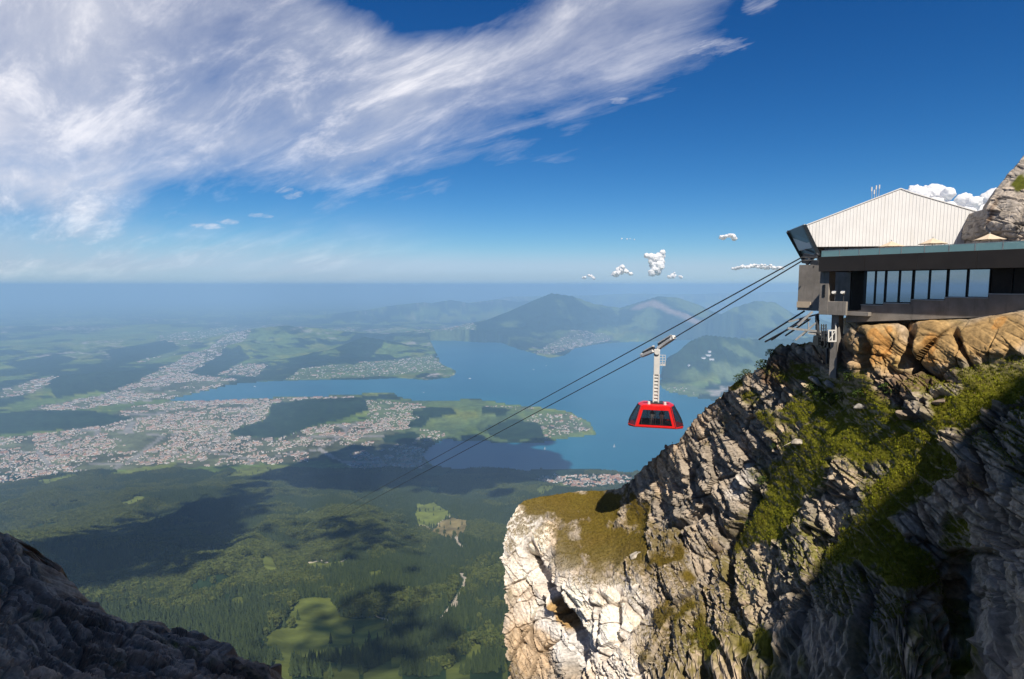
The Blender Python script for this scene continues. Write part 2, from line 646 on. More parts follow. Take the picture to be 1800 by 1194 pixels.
LAKE = [(290, 703), (340, 692), (390, 680), (440, 672), (480, 670), (560, 668), (640, 667), (700, 664), (750, 668), (790, 663), (803, 655),
        (775, 640), (762, 615), (752, 598), (800, 599), (850, 602), (882, 602), (900, 610), (930, 619), (965, 629), (990, 625), (1012, 612),
        (1060, 604), (1110, 601), (1150, 600), (1190, 598), (1230, 597), (1300, 600), (1330, 640), (1200, 640), (1166, 662), (1158, 676),
        (1176, 690), (1200, 695), (1230, 700), (1300, 712), (1420, 725), (1420, 850), (1100, 838), (1050, 830), (1000, 828), (950, 826),
        (930, 830), (880, 826), (800, 822), (758, 816), (745, 800), (752, 786), (780, 773), (830, 774), (880, 777), (940, 779), (965, 776),
        (1000, 770), (1046, 762), (1041, 746), (1020, 735), (1000, 725), (960, 718), (900, 712), (862, 706), (830, 700), (790, 706),
        (740, 705), (710, 699), (690, 690), (640, 692), (560, 697), (500, 698), (440, 702), (380, 705), (330, 707)]
LAKE_G = np.array([on_plain(*p) for p in LAKE])

# ridges: crest points (photo position, distance), half width, sharpness of the profile
RIDGES = [
    ([(1160, 662, 10300), (1185, 625, 10500), (1215, 598, 10800), (1240, 588, 11000), (1280, 592, 11300), (1340, 596, 11600), (1480, 590, 12000)], 900, 1.0),
    ([(850, 566, 18000), (900, 545, 18800), (940, 527, 19500), (970, 515, 20000), (1005, 520, 20300), (1045, 534, 20600), (1090, 541, 20800), (1115, 533, 20500), (1155, 521, 20000), (1190, 523, 20000), (1230, 536, 20000), (1255, 548, 20000)], 3300, 1.15),
    ([(1255, 560, 17500), (1290, 540, 17800), (1330, 528, 18000), (1362, 531, 18200), (1395, 552, 18300), (1440, 560, 18300)], 2600, 1.0),
    ([(640, 545, 30000), (700, 534, 30000), (745, 529, 30000), (800, 527, 31000), (880, 526, 32000), (960, 524, 33000)], 4500, 1.2),
    ([(900, 521, 42000), (1050, 519, 42000), (1100, 516, 42000), (1220, 517, 42000), (1330, 514, 42000), (1460, 512, 42000)], 8000, 1.1),
    ([(380, 592, 16500), (450, 577, 17000), (500, 572, 17300), (560, 577, 17500), (620, 584, 17800)], 2300, 1.2),
    ([(300, 640, 12500), (380, 610, 13500), (440, 598, 14500)], 1100, 1.2),
    ([(590, 612, 13500), (640, 592, 14200), (690, 600, 14500)], 1400, 1.3),
    ([(-150, 722, 7600), (0, 726, 7300), (90, 728, 7200), (180, 738, 7000)], 700, 1.2),
    ([(90, 672, 9500), (160, 655, 10200), (260, 650, 10800)], 900, 1.2),
    ([(480, 722, 7700), (550, 706, 7900), (630, 702, 8000)], 520, 1.2),
    ([(650, 724, 7500), (760, 716, 7500), (900, 722, 7300), (990, 734, 7100)], 620, 1.2),
    ([(-300, 566, 20000), (-50, 572, 21000), (120, 574, 21500), (280, 570, 22500)], 3500, 1.2),
]
RIDGES = [([at(px, py, d) for px, py, d in pts], w, k) for pts, w, k in RIDGES]


def lake_mask(x, y):
    """open water, with an uneven shore"""
    return inside(LAKE_G, x + 70 * n2d(x, y, 420, 4, 0.55, 151), y + 110 * n2d(x, y, 520, 4, 0.55, 152))


def height(x, y):
    x = np.asarray(x, float); y = np.asarray(y, float)
    d = np.hypot(x, y)
    nz = n2d(x, y, 900, 4, 0.5, 3)
    # flank of the mountain falling to the plain
    yy = y + 260 * n2d(x, y, 1500, 3, 0.5, 21)
    fl = np.interp(yy, PROF_Y, PROF_Z)
    am = np.interp(y, [500, 1200, 3500, 5200], [10, 65, 100, 0])
    xs = x + 0.35 * y
    rid = fbm(np.stack([xs / 520, y / 1500, np.full_like(x, 2.2)], 1), 4, 0.5, 31, True)
    fl = fl + am * (rid - 0.15) + 0.12 * am * n2d(x, y, 120, 3, 0.5, 37)
    # the massif itself, to the right and behind the viewer
    mass = sstep(0.30, 0.75, np.arctan2(x, np.maximum(y, 1e-3) + np.where(y < 0, -1e9 * 0, 0)))
    near = np.where(y > 0, mass, 1.0) * sstep(1500, 40, d)
    fl = fl * (1 - near) + (-62 - 0.45 * d) * near
    fl = np.where(y < 0, np.maximum(fl, -70 - 0.55 * d), fl)
    # plain and low hills
    pl = PLAIN_Z + 14 * nz * sstep(4800, 6500, y) + sstep(9000, 30000, d) * (70 * (n2d(x, y, 4200, 4, 0.5, 9) + 0.55)) + sstep(30000, 80000, d) * 60 * n2d(x, y, 15000, 3, 0.5, 12)
    z = np.maximum(fl, pl)
    for pts, w, k in RIDGES:
        P2 = np.array(pts)
        m = (x > P2[:, 0].min() - 1.2 * w) & (x < P2[:, 0].max() + 1.2 * w) & (y > P2[:, 1].min() - 1.2 * w) & (y < P2[:, 1].max() + 1.2 * w)
        if not m.any():
            continue
        xm, ym = x[m], y[m]
        wob = n2d(xm, ym, w * 0.55, 4, 0.55, 41)
        dist, t = seg_dist(pts, xm, ym)
        crest = np.interp(t, np.arange(len(pts)), P2[:, 2] + (P2[:, 0] ** 2 + P2[:, 1] ** 2) / (2 * EARTH))
        s = np.clip(dist / w * (1 + 0.35 * wob), 0, 1)
        prof = (1 - s) ** k * (1 - 0.25 * np.sin(s * math.pi) * 1.0)
        hh = PLAIN_Z + (crest - PLAIN_Z) * prof
        hh = hh + (crest - PLAIN_Z) * 0.17 * s * (1 - s) * 4 * n2d(xm, ym, w * 0.26, 5, 0.55, 45, True)
        z[m] = np.maximum(z[m], hh)
    # lake basin, soft shores
    lk = lake_mask(x, y)
    z = np.where(lk, LAKE_Z - 12, np.maximum(z, LAKE_Z + 5))
    return z - d * d / (2 * EARTH)


_RS = np.concatenate([np.linspace(900, 6500, 700), np.linspace(6510, 26000, 700)])


def ground_hits(pts):
    """where the lines of sight through these photo points meet the ground"""
    res = []
    for px, py in pts:
        r = ray(px, py)
        P = _RS[:, None] * r[None]
        hz = height(P[:, 0], P[:, 1])
        below = np.nonzero(P[:, 2] < hz)[0]
        res.append(P[below[0] if len(below) else -1])
    return np.array(res)


def plain_poly(p):
    return np.array([on_plain(*q, PLAIN_Z) for q in p])


# town areas on the plain: outline, ground per house (m2), typical size
TOWNS = [
    ([(-330, 800), (0, 770), (110, 760), (180, 737), (230, 716), (300, 707), (440, 704), (480, 709), (462, 738), (420, 752), (440, 766), (490, 772), (560, 748), (640, 742), (720, 730), (745, 746), (690, 778), (640, 800), (540, 813), (420, 817), (330, 824), (180, 830), (60, 850), (-330, 905)], 520, 12.5),
    ([(20, 745), (60, 715), (180, 694), (250, 668), (330, 657), (420, 668), (380, 681), (300, 702), (180, 714)], 800, 15),
    ([(230, 668), (320, 632), (430, 590), (452, 597), (385, 632), (290, 674)], 2200, 24),
    ([(500, 668), (530, 648), (600, 640), (700, 632), (760, 625), (785, 650), (640, 664)], 6500, 20),
    ([(930, 856), (960, 836), (1110, 842), (1110, 872), (1000, 872)], 650, 14),
    ([(590, 806), (690, 777), (742, 792), (748, 822), (640, 832)], 900, 15),
    ([(680, 768), (745, 752), (790, 765), (745, 782)], 1100, 14),
    ([(910, 742), (1000, 728), (1040, 756), (960, 772), (930, 765)], 1800, 14),
    ([(640, 708), (740, 708), (752, 726), (650, 738)], 1300, 14),
    ([(860, 712), (940, 720), (930, 727), (850, 722)], 2500, 14),
    ([(342, 706), (620, 696), (632, 699), (480, 708), (342, 714)], 1100, 26),
    ([(705, 585), (830, 584), (838, 600), (735, 596)], 9000, 30),
    ([(935, 622), (965, 608), (1010, 597), (1080, 598), (1000, 614), (970, 624)], 4500, 22),
    ([(-300, 715), (0, 690), (80, 663), (130, 668), (60, 692), (-280, 740)], 3000, 30),
    ([(240, 640), (280, 590), (420, 575), (300, 628)], 26000, 40),
    ([(380, 660), (420, 640), (470, 640), (450, 662)], 2600, 22),
    ([(560, 600), (600, 592), (640, 575), (560, 582)], 22000, 34),
    ([(1165, 684), (1200, 680), (1235, 696), (1200, 694)], 9000, 14),
]
TOWNS = [(plain_poly(p), a, s) for p, a, s in TOWNS]

WOODS = [plain_poly(p) for p in (
    [(395, 762), (465, 738), (480, 709), (545, 702), (635, 700), (648, 722), (600, 738), (560, 746), (500, 768), (470, 768)],
    [(-150, 735), (0, 732), (60, 724), (170, 726), (235, 738), (180, 752), (60, 760), (-150, 776)],
    [(85, 675), (150, 642), (300, 650), (235, 672), (160, 690), (100, 700)],
    [(595, 636), (610, 605), (640, 590), (695, 598), (680, 618), (655, 630), (620, 642)],
    [(728, 726), (790, 724), (800, 734), (760, 738), (725, 735)],
    [(722, 740), (755, 738), (745, 750), (715, 752)],
    [(850, 752), (905, 740), (950, 748), (955, 770), (900, 776), (860, 766)],
    [(672, 768), (725, 758), (740, 764), (720, 782), (680, 780)],
    [(850, 716), (900, 724), (890, 737), (845, 734)],
    [(355, 640), (420, 622), (440, 630), (380, 655)],
    [(620, 700), (700, 690), (720, 700), (650, 706)],
    [(180, 618), (290, 600), (320, 615), (220, 640)],
    [(0, 640), (100, 625), (140, 632), (60, 655)],
)]

MEADOWS_PX = [
    [(733, 886), (764, 884), (777, 893), (792, 908), (768, 922), (735, 928), (728, 912)],
    [(735, 930), (770, 924), (793, 910), (826, 920), (820, 932), (803, 950), (765, 946)],
    [(528, 1054), (582, 1052), (598, 1084), (640, 1090), (676, 1086), (690, 1118), (640, 1150), (580, 1160), (545, 1170), (492, 1160), (436, 1140), (495, 1108), (505, 1080)],
    [(622, 1210), (650, 1175), (700, 1150), (724, 1158), (700, 1190), (690, 1210)],
    [(532, 988), (570, 992), (614, 984), (612, 998), (570, 1008), (545, 1006)],
    [(455, 982), (470, 975), (482, 985), (492, 1012), (462, 1012)],
    [(140, 1032), (165, 1024), (192, 1024), (182, 1037), (155, 1038)],
    [(805, 1122), (830, 1108), (858, 1118), (830, 1128)],
    [(765, 1210), (812, 1160), (838, 1135), (856, 1138), (820, 1180), (800, 1210)],
    [(478, 1160), (515, 1168), (512, 1210), (478, 1210)],
    [(185, 834), (258, 820), (312, 815), (298, 826), (215, 838)],
    [(62, 846), (128, 833), (142, 838), (80, 856)],
    [(384, 846), (420, 824), (470, 817), (545, 818), (430, 840)],
    [(610, 860), (632, 862), (640, 874), (622, 870)],
    [(738, 856), (790, 852), (770, 864), (742, 866)],
    [(940, 862), (985, 848), (1010, 860), (950, 876)],
    [(868, 1205), (890, 1165), (905, 1205)],
    [(420, 990), (438, 980), (450, 986)],
    [(560, 1165), (600, 1170), (640, 1160), (625, 1195), (570, 1200)], [(735, 1140), (758, 1128), (770, 1138), (748, 1152)], [(700, 1040), (722, 1030), (735, 1040), (712, 1050)],
    [(300, 1000), (322, 992), (335, 1000), (315, 1008)], [(640, 1010), (668, 1002), (676, 1012), (650, 1020)], [(210, 885), (250, 872), (262, 880), (225, 893)],
    [(520, 905), (545, 896), (560, 905), (535, 914)], [(845, 1000), (870, 990), (878, 1002), (855, 1012)], [(400, 1060), (425, 1050), (432, 1062), (410, 1070)],
]
PATHS_PX = [
    ([(733, 929), (768, 923), (791, 908)], 10), ([(798, 938), (803, 952), (812, 963), (806, 968)], 10),
    ([(720, 1087), (745, 1093), (770, 1094), (784, 1078), (800, 1058), (812, 1040), (818, 1020), (812, 1012)], 12),
    ([(784, 1078), (800, 1070), (806, 1052)], 8), ([(530, 990), (560, 986), (575, 990)], 9), ([(425, 985), (445, 982), (450, 988)], 10),
    ([(465, 1010), (478, 1014), (492, 1012)], 12), ([(276, 1026), (292, 1026)], 12), ([(690, 945), (696, 952)], 10), ([(600, 988), (616, 984)], 8),
    ([(690, 1094), (660, 1085), (640, 1078)], 6),
    ([(810, 1018), (812, 1008)], 10),
]


def street(x, y, main=False):
    """distance to the nearest street of an irregular town grid"""
    g1, g2, r2, _ = cells(np.stack([x / 900, y / 900, np.full_like(x, 0.5)], 1), 172)
    if main:
        return (g2 - g1) * 330
    f1, f2, r, _ = cells(np.stack([x / 230, y / 230, np.full_like(x, 0.5)], 1), 171)
    return np.minimum((f2 - f1) * 115, (g2 - g1) * 330)


def build_valley():
    cols_f = np.radians(np.linspace(-47, 33, 760))
    cols_c = np.radians(np.linspace(33, 313, 60)[1:-1])
    ang = np.concatenate([cols_f, cols_c])
    t1 = 1636 / np.linspace(1.5, 0.165, 380)
    t2 = np.geomspace(1636 / 0.165, 26000, 190)[1:]
    t3 = np.geomspace(26000, 100000, 40)[1:]
    t0 = np.array([60, 150, 300, 500, 700, 900, 1000])
    rad = np.concatenate([t0, t1[t1 > 1050], t2, t3])
    A, D = np.meshgrid(ang, rad)
    # rows follow straight lines across the view in front, circles elsewhere
    front = np.cos(np.clip(A, R(-47), R(33)))
    blend = np.where((A <= R(33.01)), 1.0, 0.0)
    DD = D / np.where(blend > 0, front, math.cos(R(40)))
    X = (DD * np.sin(A)).ravel(); Y = (DD * np.cos(A)).ravel()
    Z = height(X, Y)
    nr, nc = A.shape
    idx = np.arange(nr * nc).reshape(nr, nc)
    nx = np.roll(idx, -1, 1)
    F = np.stack([idx[:-1].ravel(), nx[:-1].ravel(), nx[1:].ravel(), idx[1:].ravel()], 1)[:, ::-1]
    # ---- what covers the ground
    d = np.hypot(X, Y)
    c = np.empty((len(X), 3))
    warpx = X + 120 * n2d(X, Y, 600, 3, 0.5, 61); warpy = Y + 120 * n2d(X, Y, 600, 3, 0.5, 63)
    f1, f2, r, _ = cells(np.stack([warpx / 330, warpy / 330, np.full_like(X, 0.5)], 1), 71)
    big = n2d(X, Y, 2600, 4, 0.55, 65)
    med = n2d(X, Y, 700, 4, 0.55, 66)
    fields = np.array([0.110, 0.165, 0.040]) * (0.75 + 0.5 * r[:, :1]) + np.array([0.05, 0.03, 0.0]) * (r[:, 1:2] > 0.72)
    forest = np.array([0.020, 0.040, 0.020]) * (1 + 0.6 * n2d(X, Y, 110, 4, 0.65, 67))[:, None]
    fin = n2d(X, Y, 260, 3, 0.55, 68)
    wood_f = sstep(0.0, 0.10, 0.8 * big + 0.6 * med + 0.35 * fin + 0.01)
    c[:] = fields * (1 - wood_f[:, None]) + forest * wood_f[:, None]
    # scattered settlements far out
    st = sstep(0.20, 0.36, n2d(X, Y, 1700, 3, 0.55, 69)) * sstep(0.0, 0.4, n2d(X, Y, 160, 2, 0.5, 70)) * (d > 9000)
    c = c * (1 - 0.75 * st[:, None]) + np.array([0.42, 0.38, 0.34]) * 0.75 * st[:, None]
    # steep mountain sides: wood, meadows lower down, some bare rock
    for pts, w, k in RIDGES[:3]:
        dist, t = seg_dist(pts, X, Y)
        m = sstep(w * 1.0, w * 0.55, dist)
        mw = sstep(-0.16, 0.12, n2d(X, Y, 850, 4, 0.55, 73) + 0.28 * sstep(w * 0.9, w * 0.3, dist) - 0.08)
        if w == 900:
            mw = np.maximum(mw, sstep(-0.35, -0.1, n2d(X, Y, 500, 3, 0.55, 74)))
        cc = (np.array([0.10, 0.14, 0.05]) * (1 - mw[:, None]) + forest * mw[:, None])
        c = c * (1 - m[:, None]) + cc * m[:, None]
    scar_pts = [at(1120, 531, 20000), at(1165, 538, 19300), at(1195, 550, 18800), at(1225, 562, 18200)]
    sd_, _ = seg_dist(scar_pts, X, Y)
    sm = (sstep(330, 60, sd_ + 160 * med) * 0.8)[:, None]
    c = c * (1 - sm) + np.array([0.32, 0.24, 0.20]) * sm
    # meadow shelf on the cliff mountain over the lake
    for px, py, dd, rr in ((1290, 625, 10200, 330), (1330, 622, 10300, 300), (1195, 685, 9300, 330), (1225, 695, 9000, 260)):
        p = at(px, py, dd)
        m = sstep(rr, rr * 0.6, np.hypot((X - p[0]) * 0.8, Y - p[1]) + 90 * med)[:, None]
        c = c * (1 - m) + np.array([0.12, 0.16, 0.07]) * m
    for poly, a, s in TOWNS:
        m = inside(poly, X + 60 * med, Y + 60 * med)
        g = np.array([0.105, 0.12, 0.066]) * (0.55 + 0.9 * r[:, 2:3]) if a < 5000 else np.array([0.11, 0.15, 0.06]) * (0.8 + 0.4 * r[:, 2:3])
        c[m] = g[m]
        if a < 1000:
            mi = np.nonzero(m)[0]
            c[mi[street(X[mi], Y[mi], True) < 13]] = np.array([0.24, 0.235, 0.22])
    pen = inside(plain_poly([(640, 700), (830, 702), (1046, 745), (1046, 765), (880, 778), (740, 772), (650, 745)]), X, Y)
    mm = pen & (med > -0.25)
    c[mm] = 0.35 * c[mm] + 0.65 * np.array([0.105, 0.155, 0.06])
    for poly in WOODS:
        m = inside(poly, X + 40 * med, Y + 40 * med)
        c[m] = forest[m]
    # the near forest on the flank, with its clearings
    fl = sstep(-1612, -1590, Z) * (Y < 5600) * (Y > 0)
    fl = np.maximum(fl, (Y < 4900) * 1.0)
    c = c * (1 - fl[:, None]) + forest * fl[:, None]
    clear = np.zeros(len(X))
    meadow_polys = []
    wob = 14 * n2d(X, Y, 60, 2, 0.5, 80)
    for k, p in enumerate(MEADOWS_PX):
        gp = ground_hits(p)[:, :2]
        meadow_polys.append(gp)
        m = inside(gp, X + wob, Y - wob)
        tone = (np.array([0.14, 0.17, 0.04]), np.array([0.20, 0.165, 0.075]), np.array([0.115, 0.14, 0.035]))[1 if k == 1 else (0 if k in (0, 9, 10, 11) else 2)]
        c[m] = tone * (1 + 0.3 * n2d(X[m], Y[m], 70, 3, 0.6, 83))[:, None]
        clear[m] = 1
    path_lines = []
    for p, w in PATHS_PX:
        gp = ground_hits(p)[:, :2]
        path_lines.append((gp, w))
        dist, _ = seg_dist(list(gp), X, Y)
        m = dist < w * (0.35 + 0.35 * (med > 0))
        c[m] = np.array([0.42, 0.38, 0.31])
        clear[m] = 1
    V = np.stack([X, Y, Z], 1)
    me = fast_mesh('ground', V, F, M['ground'])
    set_col(me, 'Col', np.clip(c, 0.008, 0.8))
    o = link('ground', me)
    global GROUND_MIN
    GROUND_MIN = float(Z.min())
    tag(o, 'valley floor with fields, woods and hills stretching to the hazy horizon', 'ground', kind='structure')
    return meadow_polys, path_lines


MEADOWS, PATHS = build_valley()


def build_lake():
    ang = np.radians(np.linspace(-50, 50, 160))
    rad = np.linspace(4800, 22000, 120)
    A, D = np.meshgrid(ang, rad)
    X = D / np.cos(A) * np.sin(A); Y = D
    Z = LAKE_Z - (X * X + Y * Y) / (2 * EARTH)
    nr, nc = A.shape
    idx = np.arange(nr * nc).reshape(nr, nc)
    F = np.stack([idx[:-1, :-1].ravel(), idx[:-1, 1:].ravel(), idx[1:, 1:].ravel(), idx[1:, :-1].ravel()], 1)
    me = fast_mesh('lake', np.stack([X.ravel(), Y.ravel(), Z.ravel()], 1), F, M['water'])
    o = link('lake', me)
    tag(o, 'wide blue lake with a wooded peninsula reaching into it', 'lake', kind='structure')


build_lake()


# ------------------------------------------------------------------ forest
def conifer_mesh(name, seed, tiers=6, n=9, mats=None):
    rr = random.Random(seed)
    V = []; F = []; MI = []
    # trunk
    for i in range(5):
        a = i * 2 * math.pi / 5
        V.append((0.035 * math.cos(a) * 0.5, 0.035 * math.sin(a) * 0.5, -0.06))
    V.append((0, 0, 0.5))
    for i in range(5):
        F.append((i, (i + 1) % 5, 5)); MI.append(1)
    for t in range(tiers):
        z0 = 0.07 + 0.80 * t / tiers
        z1 = min(1.0, z0 + 0.34 - 0.02 * t)
        rad = 0.17 * (1 - t / (tiers + 0.6)) ** 0.85
        k = len(V)
        off = rr.random() * 6
        for i in range(n):
            a = off + 2 * math.pi * i / n
            q = rad * (1.15 if i % 2 else 0.62) * (0.8 + 0.4 * rr.random())
            V.append((q * math.cos(a), q * math.sin(a), z0 - (0.045 if i % 2 else 0.0) + 0.03 * rr.random()))
        V.append((rr.uniform(-.01, .01), rr.uniform(-.01, .01), z1))
        for i in range(n):
            F.append((k + i, k + (i + 1) % n, k + n)); MI.append(0)
    me = bpy.data.meshes.new(name)
    me.from_pydata(V, [], F)
    for m in mats:
        me.materials.append(m)
    me.polygons.foreach_set('material_index', MI)
    me.update()
    return me


def broadleaf_mesh(name, seed):
    rr = random.Random(seed)
    V = []; F = []
    for k in range(46):
        z = 0.25 + 0.72 * rr.random()
        w = 0.30 * math.sqrt(max(0.05, 1 - ((z - 0.58) / 0.45) ** 2))
        a = rr.random() * 6.28; q = w * (0.55 + 0.5 * rr.random())
        c = Vector((q * math.cos(a), q * math.sin(a), z))
        for j in range(2):
            u = Vector((rr.uniform(-1, 1), rr.uniform(-1, 1), rr.uniform(-1, 1))).normalized() * 0.13
            v = Vector((rr.uniform(-1, 1), rr.uniform(-1, 1), rr.uniform(-1, 1))).normalized() * 0.13
            b = len(V)
            V += [tuple(c - u), tuple(c + v), tuple(c + u), tuple(c - v)]
            F.append((b, b + 1, b + 2, b + 3))
    me = bpy.data.meshes.new(name)
    me.from_pydata(V, [], F)
    me.materials.append(M['broad'])
    me.update()
    return me


M['broad'] = mat_leaf('beech_leaves', (0.045, 0.065, 0.018), (0.098, 0.115, 0.030))


def scatter_gn(name, pts, scales, src_meshes, label):
    """one stuff object: tree meshes set on the stored points"""
    me = bpy.data.meshes.new(name)
    me.vertices.add(len(pts)); me.vertices.foreach_set('co', np.ascontiguousarray(pts, np.float32).ravel())
    a = me.attributes.new('sc', 'FLOAT', 'POINT'); a.data.foreach_set('value', np.ascontiguousarray(scales, np.float32))
    a = me.attributes.new('rz', 'FLOAT', 'POINT'); a.data.foreach_set('value', RNG.random(len(pts)).astype(np.float32) * 6.28)
    a = me.attributes.new('pk', 'INT', 'POINT'); a.data.foreach_set('value', RNG.integers(0, len(src_meshes), len(pts)).astype(np.int32))
    o = link(name, me)
    ng = bpy.data.node_groups.new(name + '_nodes', 'GeometryNodeTree')
    ng.interface.new_socket('Geometry', in_out='INPUT', socket_type='NodeSocketGeometry')
    ng.interface.new_socket('Geometry', in_out='OUTPUT', socket_type='NodeSocketGeometry')
    N = ng.nodes; L = ng.links
    gi = N.new('NodeGroupInput'); go = N.new('NodeGroupOutput')
    gi2 = N.new('GeometryNodeGeometryToInstance')
    for m in reversed(src_meshes):
        so = bpy.data.objects.new(m.name, m)          # source only, never linked to the scene
        oi = N.new('GeometryNodeObjectInfo'); oi.inputs['Object'].default_value = so
        L.new(oi.outputs['Geometry'], gi2.inputs[0])
    iop = N.new('GeometryNodeInstanceOnPoints')
    L.new(gi.outputs[0], iop.inputs['Points'])
    L.new(gi2.outputs[0], iop.inputs['Instance'])
    iop.inputs['Pick Instance'].default_value = True

    def attr(nm, typ):
        q = N.new('GeometryNodeInputNamedAttribute'); q.data_type = typ; q.inputs['Name'].default_value = nm
        return q.outputs['Attribute']
    L.new(attr('pk', 'INT'), iop.inputs['Instance Index'])
    cx = N.new('ShaderNodeCombineXYZ'); L.new(attr('rz', 'FLOAT'), cx.inputs[2])
    L.new(cx.outputs[0], iop.inputs['Rotation'])
    L.new(attr('sc', 'FLOAT'), iop.inputs['Scale'])
    L.new(iop.outputs[0], go.inputs[0])
    md = o.modifiers.new('scatter', 'NODES'); md.node_group = ng
    tag(o, label, 'forest', kind='stuff')
    return o


def build_forest():
    cm = [conifer_mesh('spruce_shape', s, 6, 9, [M['spruce'], M['bark']]) for s in (3, 8, 15, 21)]
    n = 370000
    Y = np.sqrt(RNG.random(n) * (5300 ** 2 - 850 ** 2) + 850 ** 2)
    X = Y * (RNG.random(n) * 1.48 - 1.13)
    X += 0.0
    Z = height(X, Y)
    keep = (Z + (X * X + Y * Y) / (2 * EARTH) > -1606) | ((Y < 4600))
    clear = np.zeros(n, bool)
    wob = 14 * n2d(X, Y, 60, 2, 0.5, 80)
    for gp in MEADOWS:
        clear |= inside(gp, X + wob, Y - wob)
    for gp, w in PATHS:
        clear |= seg_dist(list(gp), X, Y)[0] < w * 0.8
    clear |= n2d(X, Y, 260, 3, 0.55, 90) > 0.52
    lonely = RNG.random(n) < 0.008
    keep &= (~clear | lonely)
    for poly, a, s in TOWNS:
        keep &= ~inside(poly, X, Y)
    keep &= ~lake_mask(X, Y)
    # never in front of the cliffs beside the viewer
    keep &= X < Y * 0.42
    X, Y, Z = X[keep], Y[keep], Z[keep]
    S = (17 + 13 * RNG.random(len(X))) * (0.85 + 0.3 * (n2d(X, Y, 300, 2, 0.5, 91) + 0.5))
    br = (n2d(X, Y, 420, 4, 0.6, 92) + 0.30 * RNG.random(len(X)) > 0.27)
    # the nearest visible spruces are single trees
    # (seen between the dark rock below and the limestone nose)
    zc = Y * math.cos(PITCH) - Z * math.sin(PITCH)
    px = W / 2 + FPX * X / zc
    py = H / 2 - FPX * (Y * math.sin(PITCH) + Z * math.cos(PITCH)) / zc
    vis = (px > 490) & (px < 880) & (py < 1185) & ~br
    order = np.argsort(np.where(vis, np.hypot(X, Y) - 12 * S, 1e9))[:300]
    ind = np.zeros(len(X), bool); ind[order] = True
    P = np.stack([X, Y, Z - 0.5], 1)
    a = ~ind & ~br
    scatter_gn('forest', P[a], S[a], cm, 'dense dark spruce forest covering the slopes below the cliffs')
    bm_ = [broadleaf_mesh('beech_shape', s) for s in (5, 9)]
    b = ~ind & br
    scatter_gn('mixed_wood', P[b], S[b] * 0.85, bm_, 'lighter green broadleaf patches within the dark spruce forest')
    # single trees: crown and trunk
    crowns = []; 
    for s in (3, 8, 15, 21):
        me = conifer_mesh('spruce_crown', s, 7, 11, [M['spruce'], M['bark']])
        bm = bmesh.new(); bm.from_mesh(me)
        bmesh.ops.delete(bm, geom=[f for f in bm.faces if f.material_index == 1], context='FACES')
        bm.to_mesh(me); bm.free()
        crowns.append(me)
    tb = MB().tube([(0, 0, -0.05), (0, 0, 0.2), (0, 0, 0.8)], 0.022, 7, 0.004)
    tm = bpy.data.meshes.new('spruce_trunk'); tm.from_pydata(tb.v, [], tb.f); tm.materials.append(M['bark'])
    for i in order:
        e = empty('spruce_tree', tuple(P[i])); s = float(S[i])
        e.scale = (s, s, s); e.rotation_euler = (0, 0, random.random() * 6.28)
        c = link('crown', random.choice(crowns), e); t = link('trunk', tm, e)
        tag(e, 'tall dark spruce standing out in the nearest forest below the limestone cliff', 'tree', 'nearest spruces below the cliff')


build_forest()


# ------------------------------------------------------------------ towns
WALLS = np.array([(0.66, 0.62, 0.55), (0.74, 0.72, 0.67), (0.56, 0.49, 0.42), (0.56, 0.48, 0.42), (0.44, 0.42, 0.40), (0.70, 0.69, 0.67)])
ROOFS = np.array([(0.30, 0.17, 0.12), (0.26, 0.15, 0.11), (0.24, 0.20, 0.18), (0.30, 0.28, 0.27), (0.38, 0.24, 0.17), (0.44, 0.42, 0.40), (0.17, 0.16, 0.16)])
HV = np.array([(-.5, -.5, -.3), (.5, -.5, -.3), (.5, .5, -.3), (-.5, .5, -.3), (-.5, -.5, .62), (.5, -.5, .62), (.5, .5, .62), (-.5, .5, .62), (-.5, 0, 1), (.5, 0, 1)])
# roof vertices doubled so that walls and roof keep their own colour
RV = np.array([(-.54, -.54, .60), (.54, -.54, .60), (.54, .54, .60), (-.54, .54, .60), (-.54, 0, 1.03), (.54, 0, 1.03)])
HF = [(0, 1, 5), (0, 5, 4), (1, 2, 6), (1, 6, 5), (2, 3, 7), (2, 7, 6), (3, 0, 4), (3, 4, 7), (5, 6, 9), (7, 4, 8)]
RF = [(0, 1, 5), (0, 5, 4), (2, 3, 4), (2, 4, 5)]
UNIT_V = np.concatenate([HV, RV]); UNIT_F = np.array(HF + [tuple(i + 10 for i in f) for f in RF])


